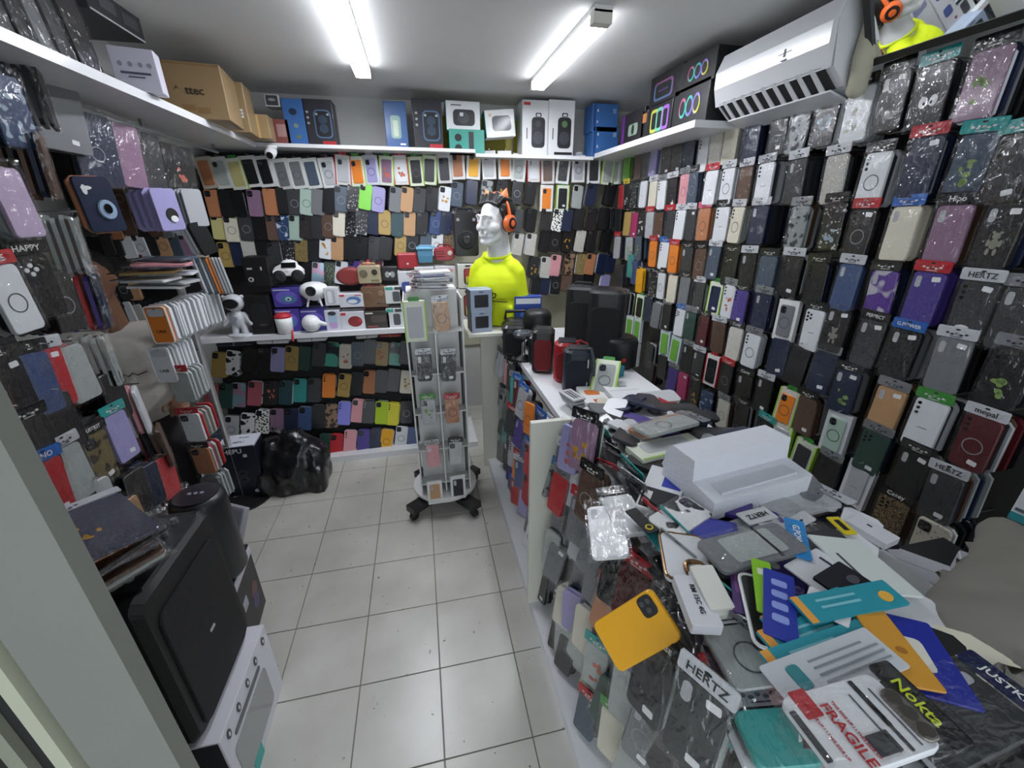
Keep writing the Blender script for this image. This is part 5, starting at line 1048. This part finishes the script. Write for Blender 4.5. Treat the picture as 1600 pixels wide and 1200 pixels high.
obj('tub', mesh(rbox(.28, .5, .42, .02), mat('#232327', .5)), sb); obj('rim', mesh(moved(rbox(.3, .52, .03, .008), 0, 0, .41), mat('#2d2d31', .5)), sb)
for k in range(10):
    p = Vector((-1.12 + RND.uniform(-.08, .08), 1.36 + .045 * k, .50 + RND.uniform(-.01, .03)))
    c_ = 'kckskgmkck'[k]
    phone_case(p, (-.5 + RND.uniform(-.2, .2), RND.uniform(-.2, .2), PI / 2 - .5), c_, 'c', '%s phone case dropped in the dark floor crate, %s from near end' % (PAL[c_][0], ORD[k + 1]), 'phone cases in the floor crate', 'bagged_phone_case', '-', None, 1, seed=k + 860, pos='in the dark floor crate')
dj = struct(obj('door_1', mesh(box(-.576, -.464, .50, .53, 0, ZC - .002), mat('#80827b', .7, bump=.1, bscale=60))))
obj('frame_strip', mesh(box(-.605, -.586, .492, .53, 0, ZC - .002), mat('#b9bca6', .4)), dj)
obj('frame_strip', mesh(box(-.655, -.635, .492, .53, 0, ZC - .002), mat('#8d9080', .4)), dj)
obj('rubber_seal', mesh(box(-.635, -.605, .505, .53, 0, ZC - .002), mat('#1c1d1c', .7)), dj)
obj('glass_pane', mesh(box(-1.25, -.655, .51, .515, 0, ZC - .002), GLASS), dj)

# ================================================================== heap of goods on the counter
def flat(b0, t0, z, w_):
    """pose of a thing lying flat whose lower and upper ends are seen at b0 and t0"""
    a, b_ = onz(*b0, z), onz(*t0, z); d = b_ - a
    return (a + b_) / 2, math.atan2(-d.x, d.y), d.length
HEAPN = [0]
def lie(b0, t0, z, w_, code, hdr, design, label, text=None, tilt=0, roll=0, bag=True, st=0, name='bagged_phone_case'):
    c, rz, ln = flat(b0, t0, z, w_)
    HEAPN[0] += 1
    return phone_case(c, (-PI / 2 + tilt, roll, rz), code, design, label, 'goods heaped on the counter', name, hdr, text, st, 'counter heap', seed=1000 + HEAPN[0], w=w_, h=ln, bag=bag, gap=.013, pos='in the counter heap')
def card(b0, t0, z, w_, col, label, prints=(), texts=(), th=.004, tilt=0, roll=0, name='packaging_card', category='card', glossy=.35):
    c, rz, ln = flat(b0, t0, z, w_)
    root = obj(name, mesh(slab(rrect(w_, ln, .003, 2), -th / 2, th / 2, .0006), mat(col, glossy, coat=.2)), None, c, (-PI / 2 + tilt, roll, rz)); tag(root, label, category, 'goods heaped on the counter')
    y = -th / 2
    for k, p in enumerate(prints):
        kind, cl, u, v, pw, ph = p[:6]
        out = ellipse(pw * w_, ph * ln, 16) if kind == 'e' else rrect(pw * w_, ph * ln, min(pw * w_, ph * ln) * (.25 if kind == 'R' else .04), 2)
        obj(p[6] if len(p) > 6 else 'printed_panel', mesh(slab(out, y - .0006 - .0003 * k, y + .0005), mat(cl, .4)), root, (u * w_, 0, v * ln))
    for s_, cl, u, v, sz, r_ in texts:
        lettering(root, s_, cl, u * w_, y - .0012 - .0003 * len(prints), v * ln, sz, (0, r_, 0))
    return root
RM = random.Random(11)
for k in range(210):                          # loose cases that make up the body of the heap
    y = RM.uniform(.16, 1.30); x = RM.uniform(.57, .93 if y > .5 else .8)
    q = Vector((x, y, CT0 + .008 + RM.random() ** 1.5 * .075))
    BEHIND.append(((q - EYE).length, 'bagged_phone_case', (q, (-PI / 2 + RM.uniform(-.25, .25), RM.uniform(-.2, .2), RM.uniform(-3, 3))), RM.choice('wwlzkkcgnSukkp'), (0, 'loose in the counter heap'), CW, CH))
# far part of the heap
t = boxed_case(onz(945, 592, 1.02), (-.9, .0, -.35 - PI / 2 + 1.35), '#dfe5cf', 'z', 'cr', 'clear phone case in green-edged box leaning back on far heap', 'goods heaped on the counter', 'G', .10, .19)
card((1000, 640), (960, 600), .985, .14, '#e2e3e6', 'large white paper bag lying on the far heap', [('r', '#c9cbd0', 0, .1, .9, .02), ('r', '#8d9096', .05, .25, .25, .05)], th=.03, name='paper_bag', category='bag')
card((935, 632), (918, 606), .975, .10, '#e6e6e4', 'white card with an orange cable printed on it, far heap', [('R', '#d87a3c', 0, .1, .6, .3)], th=.015)
card((950, 640), (935, 628), .97, .05, '#c8592f', 'orange and white folded card at edge of the far heap', [('r', '#e6e3df', 0, -.2, .9, .3)], th=.03)
for k in range(4):
    card((912 - 2 * k, 640 - 5 * k), (888 - 2 * k, 622 - 4 * k), .95 + .012 * k, .06, '#c9cacc', 'barcoded white slip in the far heap, %s up' % ORD[k + 1], [('r', '#2a2a2c', -.2, 0, .1, .7), ('r', '#2a2a2c', 0, 0, .12, .7), ('r', '#2a2a2c', .2, 0, .06, .7)], th=.006)
card((1060, 665), (1040, 625), .98, .07, '#b8202a', 'crumpled shiny red pouch behind the white paper bag', [('r', '#d9b9b9', 0, 0, .3, .1)], th=.02, roll=.2, name='pouch', category='pouch')
for k in range(6):
    lie((970 + 6 * k, 690 - 3 * k), (1040 + 8 * k, 645 + 2 * k), .965 + .016 * k, .08, 'zzlzxz'[k], 'C-C-CC'[k], 'r' if k == 5 else '', '%s case in fanned clear stack on the far heap, %s up' % (PAL['zzlzxz'[k]][0], ORD[k + 1]), roll=-.25 + .03 * k)
for k, (b0, t0, cl, nm) in enumerate((((990, 712), (1090, 690), '#dfe4d2', 'white box with green edge lying in the middle heap'), ((1000, 728), (1075, 705), '#26262a', 'dark box lying under the green-edged white box'), ((1070, 712), (1180, 700), '#d9dfcc', 'pale green card box lying behind the foam block'))):
    card(b0, t0, 1.0 + .012 * (k == 0), .085, cl, nm, [('r', '#8fb84a', .45, 0, .08, .96), ('R', '#b9bcbd', -.1, 0, .6, .7)] if k != 1 else [('R', '#3a3a40', 0, 0, .7, .8)], th=.018, name='flat_box', category='box')
for k in range(5):
    lie((1005 - 5 * k, 752 - 2 * k), (958 + 6 * k, 697 - 2 * k), .945 + .012 * k, .07, 'zglzz'[k], 'C', '', '%s bagged case sliding off the counter heap, %s up' % (PAL['zglzz'[k]][0], ORD[k + 1]), roll=.1)
card((992, 732), (1030, 726), .975, .04, '#2f8f8f', 'teal card poking out beneath the foam block', th=.003)
# foam
fm = obj('foam_block', mesh(extr([(.085, 0), (.085, .09), (.065, .115), (-.01, .115), (-.015, .06), (-.085, .05), (-.085, 0)], -.155, .155), mat('#dfe2ea', .9, bump=.35, bscale=120, var=.03)), None, (.74, .735, 1.005), (.0, .0, PI / 2 + .14))
tag(fm, 'white stepped foam packing block lying on the counter heap', 'foam block'); obj('moulded_recess', mesh(box(-.07, -.03, -.12, .12, .052, .0575), mat('#d3d6de', .9)), fm)
# middle of the heap
lie((955, 872), (942, 792), .99, .078, 'w', '-', 'w', 'white phone case with dark rim lying at the counter edge', bag=True, roll=-.2)
lie((992, 836), (962, 776), 1.0, .075, 'S', 'K', '', 'silvery lilac phone case lying beside the white rimmed case', roll=-.1)
card((1022, 832), (985, 796), 1.03, .03, '#151518', 'black header card with a yellow round logo on the heap', [('e', '#e3cf2a', 0, -.3, .6, .2), ('e', '#151518', 0, -.3, .4, .13)], th=.003)
card((1040, 862), (1012, 826), 1.01, .025, '#2f9aa0', 'narrow teal strip between white cases on the heap', th=.003)
card((1022, 805), (1045, 738), 1.01, .09, '#dedfe2', 'white card box with blue corner beside the foam', [('r', '#2a3aa0', .2, .2, .5, .3), ('r', '#1b1b1e', .0, -.25, .9, .42), ('r', '#e6e6e6', -.3, -.25, .2, .25, 'sticker')], th=.02, name='flat_box', category='box')
lie((1032, 828), (1092, 790), 1.03, .075, 'cow', '-', 'c', 'clear cow-print phone case lying in front of the foam', roll=.05)
lie((1080, 912), (1062, 836), 1.03, .088, 'w', '-', '', 'white phone case with gold frame and ring lens on heap', bag=False, name='phone_case')
gl = bpy.data.objects[-1] if False else None
card((1122, 888), (1110, 815), 1.02, .10, '#2b318c', 'blue box lying under the grey clear case', [('r', '#3f47a8', 0, 0, .8, .9)], th=.02, name='flat_box', category='box')
rt = lie((1108, 872), (1238, 838), 1.055, .08, 'g', '-', '', 'large grey clear-backed phone case in a bag, middle of heap')
obj('clear_back', mesh(slab(rrect(.06, .12, .008, 3), -.0068, -.005), mat('#a9b0ae', .2, coat=.6)), rt); obj('frame_bar', mesh(box(-.038, .038, -.0075, -.005, .03, .036), BLKM), rt)
card((1160, 812), (1205, 800), 1.03, .04, '#d5d7da', 'white header card with bold black letters by the foam', texts=[('HERTZ', '#17171a', 0, 0, .018, PI / 2)], th=.003)
card((1252, 872), (1240, 812), 1.055, .036, '#2585c9', 'bright blue header strip with white letters on the heap', texts=[('G.POWER', '#eef3f7', 0, 0, .017, PI / 2)], th=.003)
card((1230, 850), (1205, 820), 1.03, .06, '#b9bbbe', 'crumpled clear bag beside the blue header strip', th=.012, name='pouch', category='pouch')
card((1105, 985), (1072, 905), 1.035, .05, '#dadbe2', 'white box end printed RM 15C on the heap', texts=[('RM 15C 4G', '#1b1b1e', 0, 0, .012, PI / 2)], th=.02, name='flat_box', category='box')
t = obj('silicone_sleeve', mesh(rbox(.042, .028, .095, .012), mat('#d7d6cc', .4, coat=.5)), None, onz(1128, 965, 1.03), (-PI / 2 + .15, 0, -.15)); tag(t, 'cream silicone sleeve standing out of the heap by purple card', 'sleeve'); obj('fold', mesh(moved(rbox(.044, .006, .08, .002), 0, -.015, .005), mat('#e3e2da', .4)), t)
card((1175, 965), (1165, 885), 1.045, .055, '#4a2f6b', 'purple glossy card with white lettering on the heap', [('R', '#7d4a8a', -.15, .1, .5, .5)], [('Baby', '#efeaf4', .1, .1, .016, PI / 2)], th=.006)
lie((1225, 1025), (1190, 905), 1.05, .08, 'k', '-', '', 'black phone screen with white rim lying beside blue card', bag=False, name='phone_case')
card((1200, 960), (1188, 876), 1.075, .03, '#8cc828', 'bright green strip of card between purple and blue cards', [('r', '#e6ecd8', 0, .25, .5, .12)], th=.003)
card((1220, 1000), (1216, 895), 1.08, .045, '#2236a0', 'dark blue card with four white icons in the heap', [('R', '#8ea0e0', 0, .3, .5, .1), ('R', '#8ea0e0', 0, .12, .5, .1), ('R', '#8ea0e0', 0, -.06, .5, .1), ('R', '#8ea0e0', 0, -.24, .5, .1)], th=.004)
card((1330, 925), (1250, 870), 1.05, .10, '#dfe1e6', 'white paper sheet with barcodes in the near heap', [('r', '#3a3c42', .3, .1, .06, .4), ('r', '#3a3c42', .3, -.2, .06, .2)], th=.003)
card((1400, 930), (1300, 840), 1.04, .12, '#dbe3df', 'large pale card leaning behind the barcode sheet', [('r', '#4a4c50', -.3, -.1, .05, .5)], th=.004, roll=.2)
card((1380, 950), (1290, 890), 1.07, .08, '#1c1c24', 'black and blue printed card under the pale papers', [('r', '#26349a', -.25, -.2, .4, .4), ('e', '#55565e', .2, .1, .3, .2)], th=.005)
card((1330, 965), (1260, 930), 1.085, .05, '#e3e3e6', 'folded white leaflet lying on the teal cards', [('r', '#8a8c92', 0, .1, .6, .3)], th=.002)
for k, (b0, t0) in enumerate((((1205, 985), (1330, 935)), ((1200, 1010), (1360, 955)), ((1205, 1045), (1375, 985)), ((1250, 955), (1400, 925)))):
    card(b0, t0, 1.07 + .006 * k, .045, '#2f95a6', 'teal instruction card with orange end in the near heap, %s of four' % ORD[k + 1], [('r', '#e6a24a', 0, -.46, .98, .07), ('r', '#7fc0ca', -.2, -.1, .08, .4), ('r', '#7fc0ca', .05, -.1, .08, .4), ('e', '#e6b04a' if k == 3 else '#bfe0e4', .1, .35, .4, .12)], th=.004, roll=.05)
card((1448, 1078), (1345, 940), 1.085, .05, '#d49a3c', 'torn orange-yellow card strip lying across the blue card', [('e', '#a86f2c', .1, -.1, .3, .08)], th=.003, roll=.08)
card((1485, 1100), (1405, 965), 1.075, .07, '#26329a', 'dark blue card with a white torn patch near the jacket', [('R', '#d9d8cc', -.1, .0, .4, .4)], th=.006)
card((1215, 1078), (1385, 1010), 1.09, .06, '#c9ced4', 'pale grey leaflet with fine print above the parcel-print case', [('r', '#8d949b', -.25, .1, .04, .5), ('r', '#8d949b', -.1, .15, .04, .6), ('r', '#8d949b', .05, .15, .04, .6), ('r', '#8d949b', .2, .15, .04, .6), ('R', '#3f8a92', -.05, -.3, .5, .1)], th=.003)
jk = lie((1420, 1150), (1560, 1085), 1.07, .085, 'c', 'N', 'w', 'dark phone case with navy header lying beside grey jacket', text='JUSTKIT')
card((1440, 1120), (1525, 1165), 1.05, .03, '#a3242a', 'red card corner showing under the navy header', th=.003)
for k, (b0, t0, z_, w_, c_, h_, ds) in enumerate((((1150, 1085), (1085, 955), .975, .10, 'k', 'K', ''), ((1195, 1120), (1130, 985), .985, .10, 'n', 'C', ''), ((1230, 1180), (1160, 1050), .99, .10, 'c', 'R', 's'), ((1240, 1200), (1190, 1110), .995, .09, 't', 'C', ''),
        ((1200, 1075), (1140, 980), 1.01, .10, 'z', 'W', 'r'), ((1470, 1195), (1590, 1150), 1.03, .10, 'k', 'C', ''), ((1095, 930), (1045, 865), .975, .09, 'k', 'C', ''), ((1110, 965), (1060, 900), .965, .09, 'c', 'K', ''),
        ((1250, 905), (1150, 880), 1.02, .08, 'p', 'C', 'b'), ((1185, 800), (1290, 775), 1.0, .09, 'l', 'W', 'c'), ((1090, 800), (1150, 770), .99, .09, 'k', 'R', 'c'), ((1320, 880), (1250, 830), 1.0, .09, 'k', 'W', 'w'))):
    lie(b0, t0, z_, w_, c_, h_, ds, '%s bagged case lying in the near heap, %s from the parcel-print case' % (PAL[c_][0], ORD[k + 1]), roll=RM.uniform(-.2, .2), tilt=RM.uniform(-.1, .1), st=2)
# parcel-print case
fr = lie((1262, 1155), (1412, 1107), 1.105, .082, 'w', 'K', '', 'white phone case printed like a parcel label at the counter end', text='Nokta')
YF0 = -.0055
for kind, cl, u, v, pw, ph, nm in (('r', '#b3262e', -.028, -.045, .03, .022, 'red_label'), ('r', '#2a2b2e', -.012, .03, .05, .006, 'barcode'), ('r', '#2a2b2e', .012, .03, .05, .004, 'barcode'), ('r', '#3a3b3f', .0, -.068, .05, .008, 'barcode'), ('r', '#3a3b3f', .024, .005, .02, .03, 'address_block'), ('r', '#6a6b70', .005, .015, .06, .0015, 'ruled_line'), ('r', '#6a6b70', .005, .045, .06, .0015, 'ruled_line')):
    obj(nm, mesh(slab(rrect(pw, ph, .001, 1), YF0 - .0012, YF0), mat(cl, .5)), fr, (u, 0, v))
lettering(fr, 'FRAGILE', '#b3262e', .008, YF0 - .0014, -.026, .017); lettering(fr, 'THIS SIDE UP ! ! THIS SIDE UP', '#b3262e', .0, YF0 - .0014, -.047, .0045); lettering(fr, 'THIS SIDE UP ! ! THIS SIDE UP', '#b3262e', .006, YF0 - .0014, -.013, .0045)
cpl = obj('camera_frame', mesh(slab(rrect(.056, .024, .009, 3), YF0 - .003, YF0, .001), mat('#8d8580', .25, .6)), fr, (.008, 0, .062))
for k in range(3): obj('lens', mesh(slab(ellipse(.016, .018, 14), YF0 - .0045, YF0 - .0028), mat('#4a4643', .2, coat=.8), 'frl'), cpl, (-.0175 + .0175 * k, 0, 0))
# frame of the gold-edged case
gp = [o for o in bpy.data.objects if o.get('label', '').startswith('white phone case with gold frame')][0]
hh = gp.dimensions.z / 2 if gp.dimensions.z > .01 else .06
vz = max(v.co.z for v in gp.data.vertices)
obj('gold_rim', mesh(tube([(x, -.004, z) for x, z in rrect(.086, vz * 2 - .003, .014, 3)], .0028, 6, True), mat('#8a6b4c', .25, .8)), gp)
obj('ring_lens', mesh(tube([(x * 1, -.008, z) for x, z in rrect(.034, .036, .014, 4)], .005, 8, True), mat('#8a6b4c', .25, .8)), gp, (.012, 0, -vz * .55))
bp_ = [o for o in bpy.data.objects if o.get('label', '').startswith('black phone screen with white rim')][0]
vz = max(v.co.z for v in bp_.data.vertices)
obj('white_rim', mesh(tube([(x, -.004, z) for x, z in rrect(.078, vz * 2 - .003, .013, 3)], .003, 6, True), WHITE), bp_)
# right edge boxes low on the wall
boxX('gadget_box', 'white box with black gadget and teal wave print, low on right wall', 'box', 1568, 1640, 722, 805, 1.42, .08, '#d9dde0', [('R', '#1d1f22', .05, .58, .5, .5), ('R', '#2a3034', .05, .6, .36, .3), ('r', '#3a98a0', 0, .1, .98, .16), ('r', '#5a6a70', -.3, .26, .24, .06)], yaw=.2)
boxX('screen_protector_box', 'deep blue box with white lettering low on the right wall', 'box', 1535, 1625, 830, 885, 1.40, .05, '#2a22a0', [('r', '#6fcf6a', -.47, .5, .06, .9)], [('CERAMIC', '#e6e6f2', .0, .4, .024)], yaw=.15)
for k in range(2):
    carton('gadget_box', ('taller' if k else 'lower') + ' white box standing behind the counter beside the jacket', 'box', (1.08 + .1 * k, .50 - .07 * k, .762), .11, .09, .13 + .03 * k, -.9, '#c4c6cc', [('r', '#9a9ca6', 0, .5, .8, .8), ('r', '#2a2b2e', 0, .95, .5, .04)])
card((1395, 850), (1330, 812), 1.0, .05, '#cfd0d6', 'thin white box lying under the leopard case', [('r', '#2a2b2e', .1, .1, .1, .12)], th=.015, name='flat_box', category='box')
card((1330, 835), (1300, 808), 1.01, .03, '#d9c41f', 'yellow header card at the back edge of the heap', [('r', '#17171a', 0, .0, .4, .6)], th=.003)
sh_ = thing('back_ledge', 'narrow dark ledge behind the counter under the wall cases', 'shelf', (1.22, .9, 0))
obj('board', mesh(box(-.14, .24, -.86, -.24, .74, .76), mat('#2b2b2d', .5)), sh_)
for yy in (-.7, -.3): obj('bracket', mesh(box(-.1, .1, -.015, .015, 0, .741), mat('#242426', .5), 'lgb'), sh_, (.1, yy, 0))
# jacket
RJ = random.Random(2)
jv = cat(ball((0, 0, .0), .30, .26, .10, 24, 14), ball((.05, -.06, .03), .26, .2, .09, 20, 12), ball((-.16, .1, .02), .14, .14, .07, 18, 10), ball((.12, .12, .02), .18, .13, .09), limb((-.24, .05, .0), (-.26, -.22, -.03), .07, .06), limb((-.05, .2, .03), (-.22, .12, .02), .045, .04), limb((-.05, .2, .03), (.22, .2, .03), .045, .05))
jk_ = obj('jacket', remesh(jv, mat('#7d7a73', .95, bump=.6, bscale=13, var=.1), .013, 8), None, (1.09, .20, .95), (0, 0, .35))
for v in jk_.data.vertices:
    x, y, z = v.co
    d_ = .017 * math.sin(11 * x + 8 * y + 1.5 * math.sin(6 * y)) + .008 * math.sin(17 * y - 9 * x)
    v.co += v.normal * (d_ * (1 if z > -.04 else .2))
tag(jk_, 'grey hooded sweat jacket slumped at the near end of the counter', 'jacket')
ch_ = thing('bar_stool', 'dark stool under the grey jacket behind the counter', 'stool', (1.2, .22, 0))
obj('seat', mesh(lathe([(.17, .775), (.18, .785), (.18, .83), (.17, .84)], 24), BLKM), ch_); obj('post', mesh(lathe([(.03, .02), (.03, .735)], 12), mat('#8d8f93', .3, .9)), ch_); obj('foot', mesh(lathe([(.2, 0), (.2, .012), (.03, .03)], 24), BLKM), ch_)

# ================================================================== cases further back on the hooks
BEHIND.sort(key=lambda b_: b_[0])
for kind in ('bagged_phone_case', 'phone_case'):
    lst = [b_ for b_ in BEHIND if b_[1] == kind]
    room = max(0, 300 - PACKS[kind])
    for d_, k_, (q, rot), cc, where, w_, h_ in lst[:room]:
        vf = SIMPLE_V if (w_ == CW and h_ == CH) else slab(rrect(w_, h_, w_ * .16, 1), -CT / 2, CT / 2)
        o = obj(kind, mesh(vf, cmat(cc)[1], ('simple', w_, h_)), None, q, rot)
        tag(o, ('%s case, %s behind front, %s' % (cmat(cc)[0], ORD[where[0]], where[1])) if where[0] else '%s phone case lying %s' % (cmat(cc)[0], where[1]), 'phone case', 'cases further back on the hooks' if where[0] else '%s cases loose in the counter heap' % cmat(cc)[0])
    rest = lst[room:]
    if rest:
        V = []; Fc = []; MI = []; mats = []
        for d_, k_, (q, rot), cc, where, w_, h_ in rest:
            mt = cmat(cc)[1]
            if mt not in mats: mats.append(mt)
            R = rotm(rot); vs, fs = slab(rrect(w_, h_, w_ * .16, 1), -CT / 2, CT / 2); o_ = len(V)
            V += [tuple(q + R @ Vector(v)) for v in vs]; Fc += [tuple(i + o_ for i in f_) for f_ in fs]; MI += [mats.index(mt)] * len(fs)
        me = bpy.data.meshes.new('stacked'); me.from_pydata(V, [], Fc)
        for mt in mats: me.materials.append(mt)
        me.polygons.foreach_set('material_index', MI); me.update()
        o = obj('stacked_phone_cases', me); o['kind'] = 'stuff'
        tag(o, 'stacked %s further back on the display hooks' % ('bagged phone cases' if kind[0] == 'b' else 'bare phone cases'), 'phone cases')
